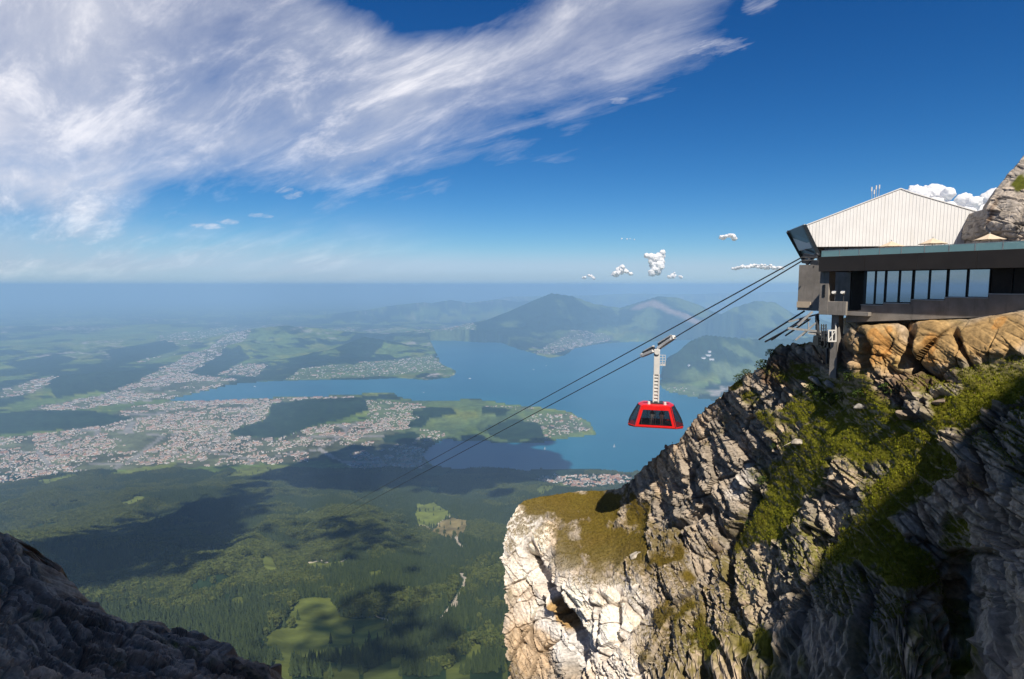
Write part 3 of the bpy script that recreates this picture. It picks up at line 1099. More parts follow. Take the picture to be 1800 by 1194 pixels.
def build_towns():
    px, py, sz, big = [], [], [], []
    for k, (poly, area, size) in enumerate(TOWNS):
        lo, hi = poly.min(0), poly.max(0)
        n = int((hi[0] - lo[0]) * (hi[1] - lo[1]) / area)
        x = lo[0] + (hi[0] - lo[0]) * RNG.random(n); y = lo[1] + (hi[1] - lo[1]) * RNG.random(n)
        # house rows: pull the points towards streets
        y = y + 10 * np.sin(x / 17.0)
        m = inside(poly, x + 70 * n2d(x, y, 250, 2, 0.5, 95), y + 70 * n2d(x, y, 250, 2, 0.5, 96))
        m &= n2d(x, y, 420, 4, 0.6, 97) > (-0.12 if area < 1000 else -0.3)
        m &= street(x, y) > 13
        for wp in WOODS:
            m &= ~inside(wp, x, y)
        m &= ~lake_mask(x, y)
        x, y = x[m], y[m]
        px.append(x); py.append(y)
        sz.append(size * (0.65 + 0.8 * RNG.random(len(x)) ** 2 + 2.6 * RNG.random(len(x)) * (RNG.random(len(x)) < 0.06)))
    X = np.concatenate(px); Y = np.concatenate(py); S = np.concatenate(sz)
    Z = height(X, Y)
    n = len(X)
    rot = 0.5 + 0.35 * n2d(X, Y, 500, 2, 0.5, 98) + np.where(RNG.random(n) < 0.4, math.pi / 2, 0) + 0.15 * RNG.standard_normal(n)
    lx = S * (1.0 + 0.5 * RNG.random(n)); ly = S * (0.65 + 0.25 * RNG.random(n)); lz = 6.5 + 4.5 * RNG.random(n) + 6 * (RNG.random(n) < 0.10) + 0.12 * S
    wc = WALLS[RNG.integers(0, len(WALLS), n)]; rc = ROOFS[RNG.integers(0, len(ROOFS), n)]
    zc = Y
    pxl = W / 2 + FPX * X / zc
    # the 300 that show largest: the ones closest to the viewer, in view
    vis = (pxl > 5) & (pxl < 1090)
    order = np.argsort(np.where(vis, np.hypot(X, Y) / (lx + lz), 1e9))[:300]
    ind = np.zeros(n, bool); ind[order] = True
    a = np.nonzero(~ind)[0]
    c, s = np.cos(rot[a]), np.sin(rot[a])
    u = UNIT_V[None] * np.stack([lx[a], ly[a], lz[a]], 1)[:, None]
    V = np.stack([u[..., 0] * c[:, None] - u[..., 1] * s[:, None] + X[a][:, None], u[..., 0] * s[:, None] + u[..., 1] * c[:, None] + Y[a][:, None], u[..., 2] + Z[a][:, None]], -1).reshape(-1, 3)
    F = (UNIT_F[None] + (np.arange(len(a)) * 16)[:, None, None]).reshape(-1, 3)
    cc = np.concatenate([np.repeat(wc[a][:, None], 10, 1), np.repeat(rc[a][:, None], 6, 1)], 1).reshape(-1, 3)
    me = fast_mesh('town_houses', V, F, M['house'], smooth=False)
    set_col(me, 'Col', cc)
    o = link('town_houses', me)
    tag(o, 'countless pale houses of the towns spread round the lake', 'town', kind='stuff')
    shapes = []
    for wi in range(len(WALLS)):
        for ri in (0, 2, 4):
            m1 = mesh_data_house(WALLS[wi], ROOFS[ri])
            shapes.append(m1)
    for i in order:
        wm, rm = shapes[random.randrange(len(shapes))]
        e = empty('house', (X[i], Y[i], Z[i]))
        e.rotation_euler = (0, 0, rot[i]); e.scale = (lx[i], ly[i], lz[i])
        link('wall', wm, e); link('roof', rm, e)
        near_lake = pxl[i] > 900
        if near_lake:
            tag(e, 'small house of the village on the near lake shore behind the limestone nose', 'house', 'houses on the near lake shore')
        elif pxl[i] > 560:
            tag(e, 'small house of the town in cloud shadow beside the bay', 'house', 'houses in cloud shadow by the bay')
        else:
            tag(e, 'small house at the edge of the town where the forest begins', 'house', 'houses where town meets forest')


def mesh_data_house(w, r):
    a = bpy.data.meshes.new('house_wall'); a.from_pydata([tuple(v) for v in HV], [], HF)
    b = bpy.data.meshes.new('house_roof'); b.from_pydata([tuple(v) for v in RV], [], RF)
    for me, c in ((a, w), (b, r)):
        key = 'paint_%d_%d_%d' % tuple(int(v * 100) for v in c)
        if key not in M:
            M[key] = mat_plain(key, tuple(c), 0.9, var=0.1)
        me.materials.append(M[key])
    return a, b


build_towns()

# ================================================================== THE ROCKS
def thin_plate(ctrl):
    """smooth distance field through control readings (x, y, distance)"""
    c = np.array(ctrl, float)
    P = c[:, :2] / 400.0
    n = len(P)
    r2 = ((P[:, None] - P[None]) ** 2).sum(-1)
    K = np.where(r2 > 0, 0.5 * r2 * np.log(r2 + 1e-12), 0) + np.eye(n) * 2e-3
    Q = np.concatenate([np.ones((n, 1)), P], 1)
    A = np.block([[K, Q], [Q.T, np.zeros((3, 3))]])
    s = np.linalg.solve(A, np.concatenate([c[:, 2], np.zeros(3)]))

    def f(px, py):
        q = np.stack([px.ravel(), py.ravel()], 1) / 400.0
        out = np.empty(len(q))
        for i in range(0, len(q), 60000):
            qq = q[i:i + 60000]
            r = ((qq[:, None] - P[None]) ** 2).sum(-1)
            k = 0.5 * r * np.log(r + 1e-12)
            out[i:i + 60000] = k @ s[:n] + s[n] + qq @ s[n + 1:]
        return out.reshape(px.shape)
    return f


def grid_normals(G):
    du = np.gradient(G, axis=1); dv = np.gradient(G, axis=0)
    n = np.cross(du, dv)
    n /= np.linalg.norm(n, axis=-1, keepdims=True) + 1e-9
    return n


def smooth_grid(N, it=6):
    for _ in range(it):
        N = (np.roll(N, 1, 0) + np.roll(N, -1, 0) + np.roll(N, 1, 1) + np.roll(N, -1, 1) + 2 * N) / 6
    return N / (np.linalg.norm(N, axis=-1, keepdims=True) + 1e-9)


def blobs(px, py, lst):
    m = np.zeros(px.shape)
    for (x, y, rx, ry, rot, st) in lst:
        a = R(rot)
        dx = (px - x) * math.cos(a) + (py - y) * math.sin(a)
        dy = -(px - x) * math.sin(a) + (py - y) * math.cos(a)
        m = np.maximum(m, st * np.exp(-((dx / rx) ** 2 + (dy / ry) ** 2)))
    return m


def rock_blocks(p, size, rotm, aniso, seed):
    q = (p @ rotm.T) / (size * np.array(aniso))
    q = q + 0.22 * np.stack([vnoise(q * 0.9, seed + 1), vnoise(q * 0.9, seed + 2), vnoise(q * 0.9, seed + 3)], 1)
    f1, f2, r, off = cells(q, seed)
    tilt = ((r - 0.5) * off).sum(1) * 2.0
    return (r[:, 0] - 0.5) + tilt, f2 - f1, r


def euler(x, y, z):
    return np.array(Matrix.Rotation(R(z), 3, 'Z') @ Matrix.Rotation(R(y), 3, 'Y') @ Matrix.Rotation(R(x), 3, 'X'))


STRATA = euler(28, -38, 20)
# bedding: beds dip to the right and into the hill, their edges run down the face from left to right
_t = np.array([0.66, -0.28, -0.70]); _t /= np.linalg.norm(_t)
_m = np.array([0.15, 0.97, 0.20]); _m -= _t * (_t @ _m); _m /= np.linalg.norm(_m)
BEDS = np.stack([_t, np.cross(_m, _t), _m])


def rock_surface(Pg, Ng, grass, amp=1.0, seed=0, fine=True, damp=None, slab=None, cut=None):
    """broken limestone: ledges, tilted blocks and cracks pushed along the face"""
    p = Pg.reshape(-1, 3); nrm = Ng.reshape(-1, 3); g = grass.ravel()
    h = 0.6 * fbm(p / 13.0, 4, 0.5, seed + 1) + 0.30 * fbm(p / 4.2, 3, 0.5, seed + 4)
    k = 1 - 0.90 * g
    sl = np.zeros(len(p)) if slab is None else slab.ravel()
    b1, c1, r1 = rock_blocks(p, 5.2, STRATA, (0.9, 0.75, 1.6), seed + 11)
    b5, c5, r5 = rock_blocks(p, 2.3, STRATA, (0.95, 0.8, 1.3), seed + 17)
    h = h + k * sl * (0.42 * b5 - 0.42 * sstep(0.07, 0.0, c5))
    b2, c2, r2 = rock_blocks(p, 1.0, BEDS, (3.4, 0.62, 2.6), seed + 23)
    b4, c4, r4 = rock_blocks(p, 1.0, BEDS, (13.0, 1.5, 9.0), seed + 29)
    h = h + k * ((0.38 + 0.62 * sl) * b1 - (0.25 + 0.60 * sl) * sstep(0.08, 0.0, c1)) + k * (0.34 * b2 - 0.22 * sstep(0.12, 0.0, c2)) * (1 - 0.85 * sl)
    h = h + k * (1 - 0.92 * sl) * (0.55 * (r4[:, 0] - 0.5) + 0.25 * b4 - 0.30 * sstep(0.07, 0.0, c4))
    b3, c3, r3 = rock_blocks(p, 0.62, BEDS, (1.5, 0.6, 1.2), seed + 37)
    h = h + k * (1 - 0.75 * sl) * (0.12 * b3 - 0.08 * sstep(0.2, 0.0, c3))
    if fine:
        h = h + (0.10 * k + 0.05) * fbm(p / 0.5, 3, 0.6, seed + 41)
        h = h + g * 0.16 * fbm(p / np.array([1.1, 1.1, 0.5]), 3, 0.6, seed + 43)
    # thin beds standing out as ribs
    s = (p @ BEDS.T)[:, 1] + 0.5 * fbm(p / 3.0, 2, 0.5, seed + 51)
    h = h + k * 0.12 * (1 - 0.9 * sl) * vnoise(np.stack([s / 0.30, p[:, 0] / 7.0, p[:, 2] / 7.0], 1), seed + 53)
    h = h * amp
    if damp is not None:
        h = h * damp.ravel()
    if cut is not None:
        h = h - cut.ravel()
    q = p + nrm * h[:, None]
    crack = np.maximum(sstep(0.06, 0.0, c1), np.maximum(0.7 * sstep(0.10, 0.0, c2) * (1 - sl), 0.8 * sl * sstep(0.06, 0.0, c5)))
    return q.reshape(Pg.shape), h.reshape(g.shape[0:1] if False else grass.shape), crack.reshape(grass.shape), r1[:, 1].reshape(grass.shape), r2[:, 1].reshape(grass.shape)


def patch(name, left, xs, ys_t, top, ybot, ctrl, back, side=None, nback=36, nside=30, amp=1.0, seed=0, grass_l=(), ochre_l=(), brown_l=(), damp_f=None,
          tint=(0.40, 0.335, 0.265), grass_lo=0.33, label='', cat='rock', flip=False, wet=(), auto_grass=0.0, gtone=None, name_kind='structure', crest_damp=0.45, up_turf=0.0, slab_l=(), bare_l=(), cuts=(), pale_l=(), buff_l=()):
    f = thin_plate(ctrl)
    nv = len(ys_t)
    v = ys_t[:, None]                                # 0 bottom .. 1 crest
    L = left(v) if callable(left) else np.full_like(v, left)
    X = L + (xs[None] - xs[0]) * (xs[-1] - L) / (xs[-1] - xs[0])
    T = np.interp(X, [p[0] for p in top], [p[1] for p in top])
    Yp = ybot + (T - ybot) * v
    G = at(X, Yp, f(X, Yp))
    # over the crest and down the far side
    w = (np.arange(1, nback + 1) / nback)[:, None]
    crest = G[-1][None]
    Bk = back(crest, w, X[-1][None])
    G = np.concatenate([G, Bk], 0)
    X = np.concatenate([X, np.repeat(X[-1:], nback, 0)], 0)
    Yp = np.concatenate([Yp, np.repeat(Yp[-1:], nback, 0)], 0)
    ns = 0
    if side is not None:
        ns = nside
        w2 = (np.arange(nside, 0, -1) / nside)[None, :, None]
        Sd = G[:, :1] + side(w2)
        G = np.concatenate([Sd, G], 1)
        X = np.concatenate([np.repeat(X[:, :1], nside, 1), X], 1)
        Yp = np.concatenate([np.repeat(Yp[:, :1], nside, 1), Yp], 1)
    N = smooth_grid(grid_normals(G), 10)
    if flip:
        N = -N
    p = G.reshape(-1, 3)
    wob = fbm(p / 2.6, 4, 0.6, seed + 61).reshape(X.shape)
    wob2 = fbm(p / 0.9, 3, 0.6, seed + 67).reshape(X.shape)
    mask = blobs(X, Yp, grass_l) + auto_grass
    bedn = vnoise(np.stack([(p @ BEDS.T)[:, 1] / 1.1, p[:, 0] / 9.0, p[:, 2] / 9.0], 1), seed + 91).reshape(X.shape)
    mask = mask + 0.28 * bedn
    gr = sstep(grass_lo - 0.10, grass_lo + 0.14, mask + 0.38 * wob + 0.2 * wob2)
    damp = damp_f(X, Yp) if damp_f else np.ones(X.shape)
    Tt = np.interp(X, [q[0] for q in top], [q[1] for q in top])
    damp = damp * (crest_damp + (1 - crest_damp) * sstep(0, 70, Yp - Tt))
    cut = None
    if cuts:
        cut = np.zeros(X.shape)
        for line, wpx, deep in cuts:
            dist, tt = seg_dist(line, X.ravel(), Yp.ravel())
            dist = dist.reshape(X.shape) + 5 * wob2; tt = tt.reshape(X.shape) / (len(line) - 1)
            cut = np.maximum(cut, deep * np.exp(-np.clip(dist / wpx, 0, 9) ** 2) * sstep(0, 0.12, tt) * sstep(1.02, 0.9, tt))
    slab = np.clip(blobs(X, Yp, slab_l), 0, 1) if slab_l else None
    Gd, h, crack, ra, rb = rock_surface(G, N, gr, amp, seed, damp=damp, slab=slab, cut=cut)
    N2 = grid_normals(Gd)
    if flip:
        N2 = -N2
    # turf only holds where it is not too steep
    hold = sstep(-0.25, 0.15, N2[..., 2] + 0.12 * wob2)
    gr2 = gr * np.maximum(hold, 0.25)
    # thin turf also settles on every ledge that faces up
    led = sstep(0.40, 0.72, N2[..., 2] + 0.35 * wob + 0.2 * wob2 + 0.25 * bedn) * sstep(0.28, 0.55, N[..., 2])
    gr2 = np.maximum(gr2, up_turf * led)
    if bare_l:
        gr2 = gr2 * (1 - np.clip(blobs(X, Yp, bare_l) * 1.3, 0, 1))
    ch = sstep(0.3, 0.7, blobs(X, Yp, ochre_l) + 0.35 * wob)
    br = sstep(0.3, 0.7, blobs(X, Yp, brown_l) + 0.4 * wob)
    t = np.array(tint)
    if pale_l:
        pw = sstep(0.25, 0.65, blobs(X, Yp, pale_l) + 0.25 * wob)[..., None]
        t = t * (1 - pw) + np.array([0.76, 0.70, 0.64]) * pw
    c = t * (0.72 + 0.32 * ra + 0.26 * rb)[..., None]
    warm = (ra * 0.6 + 0.4 * rb)[..., None]
    c = c * (1 + (warm - 0.5) * np.array([0.16, 0.0, -0.22]))
    lich = (1 - (0.8 * pw[..., 0] if pale_l else 0.0)) * sstep(0.05, 0.40, fbm(p / 1.3, 4, 0.6, seed + 71).reshape(X.shape))
    lich = lich[..., None]
    c = c * (1 - 0.30 * lich) + np.array([0.24, 0.20, 0.15]) * 0.30 * lich
    c = c * (1 - ch[..., None]) + np.array([0.40, 0.265, 0.12]) * (0.75 + 0.4 * rb)[..., None] * ch[..., None]
    bf = sstep(0.3, 0.7, blobs(X, Yp, buff_l) + 0.35 * wob)[..., None] if buff_l else 0.0
    c = c * (1 - bf) + np.array([0.52, 0.40, 0.28]) * (0.8 + 0.3 * rb)[..., None] * bf
    rust = sstep(0.30, 0.5, fbm(p / np.array([1.2, 1.2, 4.0]), 3, 0.5, seed + 73).reshape(X.shape)) * ch
    c = c * (1 - 0.6 * rust[..., None]) + np.array([0.50, 0.235, 0.06]) * 0.6 * rust[..., None]
    c = c * (1 - br[..., None]) + np.array([0.185, 0.125, 0.085]) * (0.8 + 0.5 * rb)[..., None] * br[..., None]
    c = c * (1 - 0.45 * crack[..., None])            # darker along the joints
    gv = (fbm(p / 2.2, 4, 0.6, seed + 75).reshape(X.shape) * 0.5 + 0.5)[..., None]
    lo, hi = gtone(X, Yp) if gtone else (np.array([0.085, 0.075, 0.014]), np.array([0.105, 0.125, 0.016]))
    gc = lo * (1 - gv) + hi * gv
    c = c * (1 - gr2[..., None]) + gc * gr2[..., None]
    nr, nc = X.shape
    idx = np.arange(nr * nc).reshape(nr, nc)
    F = np.stack([idx[:-1, :-1].ravel(), idx[:-1, 1:].ravel(), idx[1:, 1:].ravel(), idx[1:, :-1].ravel()], 1)
    me = fast_mesh(name, Gd.reshape(-1, 3), F, M['rock'], smooth=False)
    set_col(me, 'Col', np.clip(c.reshape(-1, 3), 0.01, 0.75))
    o = link(name, me)
    tag(o, label, cat, kind=name_kind)
    return o, Gd, N2, gr2, X, Yp


# ---- the limestone nose and the slope that carries the station
CREST = [(880, 905), (905, 895), (920, 881), (950, 873), (1000, 866), (1060, 863), (1085, 858), (1110, 845), (1135, 815), (1160, 792), (1190, 775), (1215, 747), (1240, 716),
         (1270, 690), (1310, 662), (1345, 640), (1370, 611), (1395, 599), (1420, 600), (1450, 606), (1480, 590), (1495, 574), (1560, 571), (1640, 567), (1720, 562), (1800, 549), (1900, 520), (2150, 470)]
LEFT_V = [(0.0, 893), (0.46, 893), (0.60, 890), (0.70, 893), (0.77, 889), (0.85, 885), (0.92, 888), (0.965, 894), (1.0, 908)]
CTRL = [(1395, 599, 51), (1450, 606, 48), (1345, 640, 53), (1270, 690, 58), (1215, 747, 63), (1160, 792, 68), (1110, 845, 74), (1060, 863, 79), (1000, 866, 81), (950, 873, 80), (908, 895, 77),
        (888, 950, 73), (885, 985, 72), (890, 1060, 70), (893, 1194, 67), (893, 1450, 62),
        (1095, 870, 74), (1160, 830, 68), (1180, 870, 64), (1130, 920, 69), (1200, 930, 60), (1040, 930, 73), (960, 940, 72), (1060, 990, 66), (960, 1010, 69), (935, 1080, 69), (950, 1194, 66),
        (985, 1060, 66), (1000, 1030, 63), (1060, 1040, 61), (1120, 1080, 58), (1030, 1120, 61), (1010, 1194, 61), (1080, 1194, 56), (1150, 1150, 53), (1190, 1050, 55), (1150, 980, 60),
        (1250, 860, 57), (1270, 800, 57), (1330, 760, 53), (1310, 860, 54), (1290, 940, 54), (1250, 985, 55), (1330, 930, 50), (1300, 1020, 49), (1260, 1110, 48), (1240, 1194, 46), (1330, 1100, 44),
        (1400, 720, 49), (1470, 690, 46), (1430, 800, 46), (1400, 870, 47), (1500, 760, 43), (1500, 860, 40), (1430, 930, 43), (1400, 1000, 42), (1350, 1194, 40),
        (1495, 566, 44.6), (1500, 576, 43.4), (1500, 600, 43.2), (1500, 645, 43.2), (1560, 564, 42.4), (1560, 573, 41.1), (1560, 600, 40.9), (1560, 650, 40.7), (1640, 560, 40.0), (1640, 569, 38.8), (1640, 595, 38.6), (1640, 645, 38.3), (1720, 556, 37.8), (1720, 565, 36.7), (1720, 590, 36.5), (1720, 640, 36.2), (1800, 541, 35.8), (1800, 551, 34.8), (1800, 580, 34.6), (1800, 630, 34.2),
        (1560, 700, 40), (1600, 750, 38), (1700, 700, 35.2), (1800, 690, 32.8), (1800, 780, 30.5), (1700, 800, 33.5), (1600, 850, 36), (1500, 960, 38), (1650, 900, 34), (1590, 960, 35),
        (1420, 1060, 39), (1520, 1050, 35), (1620, 1050, 33), (1500, 1194, 33), (1620, 1194, 30), (1400, 1194, 37.5), (1690, 1050, 34), (1690, 1194, 31), (1740, 960, 30.5), (1780, 1040, 27), (1790, 1194, 24),
        (1100, 1450, 48), (1350, 1450, 33), (1600, 1450, 25), (1800, 1450, 19), (2150, 470, 30), (2150, 700, 26), (2150, 1000, 22), (2150, 1450, 15)]


def main_back(cr, w, x):
    st = np.clip((x - 1440) / 60, 0, 1)[..., None]
    w = w[..., None]
    fall = (1 - st) * (w ** 1.25 * 60) + st * (np.maximum(0, w - 0.45) ** 1.3 * 90)
    out = np.array([0.42, 0.90, 0.0]) * (w * 30)
    return cr + out * np.array([1, 1, 0]) - fall * np.array([0, 0, 1.0])


MAIN_GRASS = [(1020, 885, 110, 30, 2, 1.0), (1030, 900, 85, 26, 6, 0.9), (1050, 950, 62, 40, 30, 0.95), (1000, 960, 40, 45, 20, 0.75), (1120, 905, 40, 30, 0, 0.8), (1095, 955, 70, 34, 10, 0.75), (1000, 985, 40, 26, 0, 0.7), (1160, 985, 50, 18, -10, 0.6), (1180, 975, 60, 26, -10, 0.5),
              (1430, 715, 75, 26, -12, 1.0), (1480, 668, 60, 14, 0, 0.6), (1470, 765, 80, 38, -20, 1.0), (1400, 830, 60, 45, -35, 1.0), (1360, 900, 50, 35, -40, 0.95), (1545, 770, 60, 40, -40, 1.0),
              (1305, 930, 28, 50, 35, 0.8), (1290, 680, 30, 14, -35, 0.55), (1325, 700, 24, 14, 0, 0.55), (1180, 1075, 55, 32, -20, 0.65), (1240, 1125, 40, 45, 30, 0.7), (1210, 1010, 60, 22, -10, 0.45),
              (1700, 720, 150, 38, -34, 1.0), (1590, 850, 110, 42, -42, 1.0), (1520, 950, 70, 36, -30, 0.9), (1600, 1000, 70, 40, -10, 0.6), (1330, 1130, 30, 30, 0, 0.7),
              (1680, 960, 40, 60, 10, 0.55), (1790, 660, 60, 40, 0, 1.0), (1120, 1160, 30, 20, 0, 0.4), (1160, 870, 40, 20, -30, 0.30), (1210, 800, 40, 20, -40, 0.32), (1420, 655, 45, 18, 0, 0.55), (1690, 1150, 30, 60, 0, 0.5)]
MAIN_OCHRE = [(978, 1080, 12, 36, -20, 1.0), (1540, 605, 60, 60, 0, 0.95), (1650, 600, 80, 55, 0, 0.95), (1760, 590, 90, 50, -10, 0.9)]
MAIN_BROWN = [(1600, 680, 90, 32, -15, 0.9), (1590, 730, 40, 22, -25, 0.7), (1370, 650, 55, 35, -30, 0.8), (1450, 630, 60, 30, 0, 0.75), (1720, 850, 80, 50, -20, 0.7), (1420, 815, 40, 9, -18, 0.6), (1250, 960, 30, 24, 0, 0.5), (1780, 820, 60, 60, 0, 0.5)]


def main_gtone(X, Y):
    # olive, sun-dried turf on the nose, fresh green below the station
    f = sstep(1230, 1350, X)[..., None]
    f = np.maximum(f, (blobs(X, Y, [(1240, 1135, 60, 60, 0, 1.0)]))[..., None])
    lo = np.array([0.104, 0.070, 0.012]) * (1 - f) + np.array([0.095, 0.080, 0.006]) * f
    hi = np.array([0.110, 0.086, 0.012]) * (1 - f) + np.array([0.125, 0.135, 0.006]) * f
    return lo, hi


xs = np.concatenate([np.linspace(890, 1810, 600), np.linspace(1810, 2150, 40)[1:]])
vt = np.concatenate([np.linspace(0, 0.42, 26)[:-1], np.linspace(0.42, 1.0, 440)])
mo, MG, MN, MGR, MPX, MPY = patch(
    'rock_slope', lambda v: np.interp(v, [q[0] for q in LEFT_V], [q[1] for q in LEFT_V]), xs, vt, CREST, 1450, CTRL, main_back,
    side=lambda w: np.array([0.50, 0.86, -0.80]) * (w * 26.0), grass_l=MAIN_GRASS, ochre_l=MAIN_OCHRE, brown_l=MAIN_BROWN, seed=100, amp=1.0,
    damp_f=lambda X, Y: 1 - 0.8 * np.clip((X - 1450) / 60, 0, 1) * sstep(640, 575, Y),
    gtone=main_gtone, up_turf=0.80, bare_l=[(1600, 590, 130, 55, 0, 1.0), (1760, 580, 120, 55, -8, 1.0), (960, 1100, 60, 110, 0, 1.0), (1060, 1100, 60, 80, 0, 0.8)], slab_l=[(960, 1080, 110, 130, 0, 1.0), (1080, 1090, 90, 90, 0, 1.0), (920, 960, 40, 60, 0, 0.9), (1640, 605, 220, 60, 0, 1.0), (1490, 1110, 150, 100, 0, 0.55), (1775, 1050, 60, 150, 0, 0.5), (1740, 830, 70, 50, 0, 0.5), (1010, 1010, 60, 30, 0, 0.7)],
    pale_l=[(920, 960, 60, 90, 0, 1.0), (1010, 1090, 120, 90, 0, 1.0), (1080, 1060, 70, 60, 0, 0.9), (1090, 1180, 60, 60, 0, 0.8), (1300, 850, 30, 60, 30, 0.5)], buff_l=[(935, 1145, 45, 75, -14, 1.0), (950, 1280, 80, 100, 0, 0.9)],
    cuts=[([(925, 955), (945, 1000), (975, 1050), (1003, 1110), (1012, 1200)], 11, 2.6), ([(1335, 850), (1300, 915), (1262, 970), (1200, 1020)], 9, 1.5), ([(1240, 890), (1215, 915), (1180, 928)], 7, 1.0),
          ([(1080, 1020), (1082, 1080), (1075, 1140)], 6, 1.3), ([(1130, 1060), (1095, 1110), (1055, 1160)], 6, 1.2), ([(1690, 960), (1680, 1040), (1690, 1200)], 18, 0.9), ([(1345, 1180), (1360, 1090), (1420, 1050)], 8, 0.8), ([(1600, 565), (1596, 600), (1606, 660)], 8, 1.3), ([(1500, 570), (1516, 610), (1512, 660)], 7, 1.0), ([(1672, 575), (1690, 610), (1712, 650)], 5, 0.8)], crest_damp=0.42, flip=False, cat='mountain', label='sunlit limestone ridge with turf ledges carrying the station above the valley')

# ---- the dark rock shoulder below the viewer
LCREST = [(-420, 760), (-200, 850), (-60, 925), (0, 938), (20, 944), (45, 964), (80, 1010), (105, 1040), (140, 1050), (180, 1080), (215, 1102), (228, 1104), (246, 1088), (262, 1091), (290, 1121),
          (322, 1110), (345, 1115), (375, 1135), (400, 1150), (440, 1156), (470, 1166), (482, 1200), (520, 1290), (600, 1400)]
LCTRL = [(-420, 760, 26), (0, 938, 33), (140, 1050, 35), (246, 1088, 36), (322, 1110, 37), (470, 1166, 38), (600, 1400, 34), (0, 1100, 27), (150, 1194, 27), (300, 1194, 31), (400, 1194, 34), (0, 1194, 23), (-420, 1100, 16),
         (-420, 1550, 9), (0, 1550, 13), (300, 1550, 19), (600, 1550, 27)]


def left_back(cr, w, x):
    w = w[..., None]
    return cr + np.array([0.1, 1.0, 0]) * (w * 22) - np.array([0, 0, 1.0]) * (w ** 1.3 * 50)


patch('rock_shoulder', -420, np.concatenate([np.linspace(-420, -10, 60)[:-1], np.linspace(-10, 500, 330), np.linspace(500, 600, 30)[1:]]),
      np.concatenate([np.linspace(0, 0.40, 40)[:-1], np.linspace(0.40, 1, 170)]), LCREST, 1550, LCTRL, left_back, seed=300, amp=0.9, crest_damp=0.7,
      grass_l=[], tint=(0.46, 0.33, 0.235), brown_l=[(100, 1100, 160, 60, 20, 0.5), (420, 1175, 80, 30, 0, 0.6)],
      cat='rock', label='dark shaded rock shoulder falling away below the viewpoint')

# ---- the crag rising beside the station hall
PCREST = [(1728, 385), (1735, 372), (1742, 350), (1752, 331), (1772, 305), (1785, 290), (1800, 272), (1850, 215), (1950, 165), (2100, 190)]
PCTRL = [(1735, 372, 45.5), (1742, 350, 46), (1772, 305, 46), (1800, 272, 46), (1850, 215, 46), (2100, 190, 40), (1735, 470, 44.5), (1770, 380, 43), (1800, 340, 43.5), (1800, 420, 40.5), (1780, 470, 41), (1850, 470, 37.5), (2100, 480, 30)]
patch('rock_crag', lambda v: np.interp(v, [0, 0.5, 0.8, 1.0], [1744, 1739, 1733, 1737]), np.concatenate([np.linspace(1735, 1815, 90), np.linspace(1815, 2100, 50)[1:]]), np.linspace(0, 1, 190),
      PCREST, 480, PCTRL, lambda cr, w, x: cr + np.array([0.3, 1.0, 0]) * (w[..., None] * 14) - np.array([0, 0, 1.0]) * (w[..., None] ** 1.5 * 26),
      side=lambda w: np.array([0.35, 0.93, 0.0]) * (w * 13.0), seed=500, amp=0.42, nside=24,
      grass_l=[(1795, 320, 18, 22, 30, 0.9), (1785, 390, 8, 8, 0, 0.6), (1760, 400, 10, 16, 0, 0.3), (1795, 400, 8, 20, 0, 0.6)], brown_l=[(1745, 370, 8, 40, 20, 0.6)], tint=(0.42, 0.37, 0.32),  # brown blob paints the shade on the left-facing edge
      cat='rock', label='steep lichened crag rising behind the terrace beside the white hall')


# ---- the summit behind the viewer: it shades the slope on the right and the shoulder below
def build_summit():
    edge = [(1800, 655, 34.5), (1740, 700, 35.5), (1690, 750, 35.2), (1600, 840, 36.5), (1530, 900, 38.8), (1480, 945, 40), (1440, 990, 40.5), (1400, 1040, 41), (1370, 1090, 41), (1345, 1135, 41.5), (1320, 1194, 41.5)]
    yc = -16.0
    pr = []
    for px, py, d in edge:
        p = at(px, py, d)
        s = (p[1] - yc) / -SUN[1]
        q = p + SUN * s
        pr.append((q[0], q[2]))
    pr.sort()
    xs_ = np.array([p[0] for p in pr]); zs_ = np.array([p[1] for p in pr])
    global SUMMIT
    SUMMIT = (xs_, zs_)
    X = np.concatenate([np.linspace(-90, xs_[0] - 3, 50), np.linspace(xs_[0], xs_[-1], 60), np.linspace(xs_[-1] + 1, 120, 40)])
    zt = np.interp(X, np.concatenate([[-90, -50, -8, xs_[0] - 2.5], xs_, [xs_[-1] + 14, 75, 120]]),
                   np.concatenate([[20, 58, 58, zs_[0] - 4], zs_, [zs_[-1] - 12, 30, -20]]))
    rows = []
    prof = [(0.0, 0.0), (0.10, 0.10), (0.35, 0.4), (0.7, 0.75), (1.0, 1.0)]
    tt = np.linspace(0, 1, 70)
    for t in tt:
        f = t ** 0.9
        y = -5.0 + (yc + 5.0) * t ** 1.4
        rows.append(np.stack([X, np.full_like(X, y), -70 + (zt + 70) * f], 1))
    for t in np.linspace(0, 1, 40)[1:]:
        rows.append(np.stack([X, np.full_like(X, yc - 70 * t), zt - (zt + 85) * t ** 1.1], 1))
    G = np.array(rows)
    N = smooth_grid(grid_normals(G), 5)
    z0 = np.zeros(G.shape[:2])
    keep = np.ones(G.shape[:2]); keep[:] = 0.8
    Gd, h, crack, ra, rb = rock_surface(G, N, z0, 0.5, 700, damp=keep)
    c = np.array([0.30, 0.27, 0.235]) * (0.7 + 0.35 * ra + 0.3 * rb)[..., None]
    nr, nc = z0.shape
    idx = np.arange(nr * nc).reshape(nr, nc)
    F = np.stack([idx[:-1, :-1].ravel(), idx[:-1, 1:].ravel(), idx[1:, 1:].ravel(), idx[1:, :-1].ravel()], 1)
    me = fast_mesh('summit_rock', Gd.reshape(-1, 3), F, M['rock'], smooth=False)
    set_col(me, 'Col', c.reshape(-1, 3))
    tag(link('summit_rock', me), 'rocky summit towering behind the viewpoint', 'mountain', kind='structure')


build_summit()

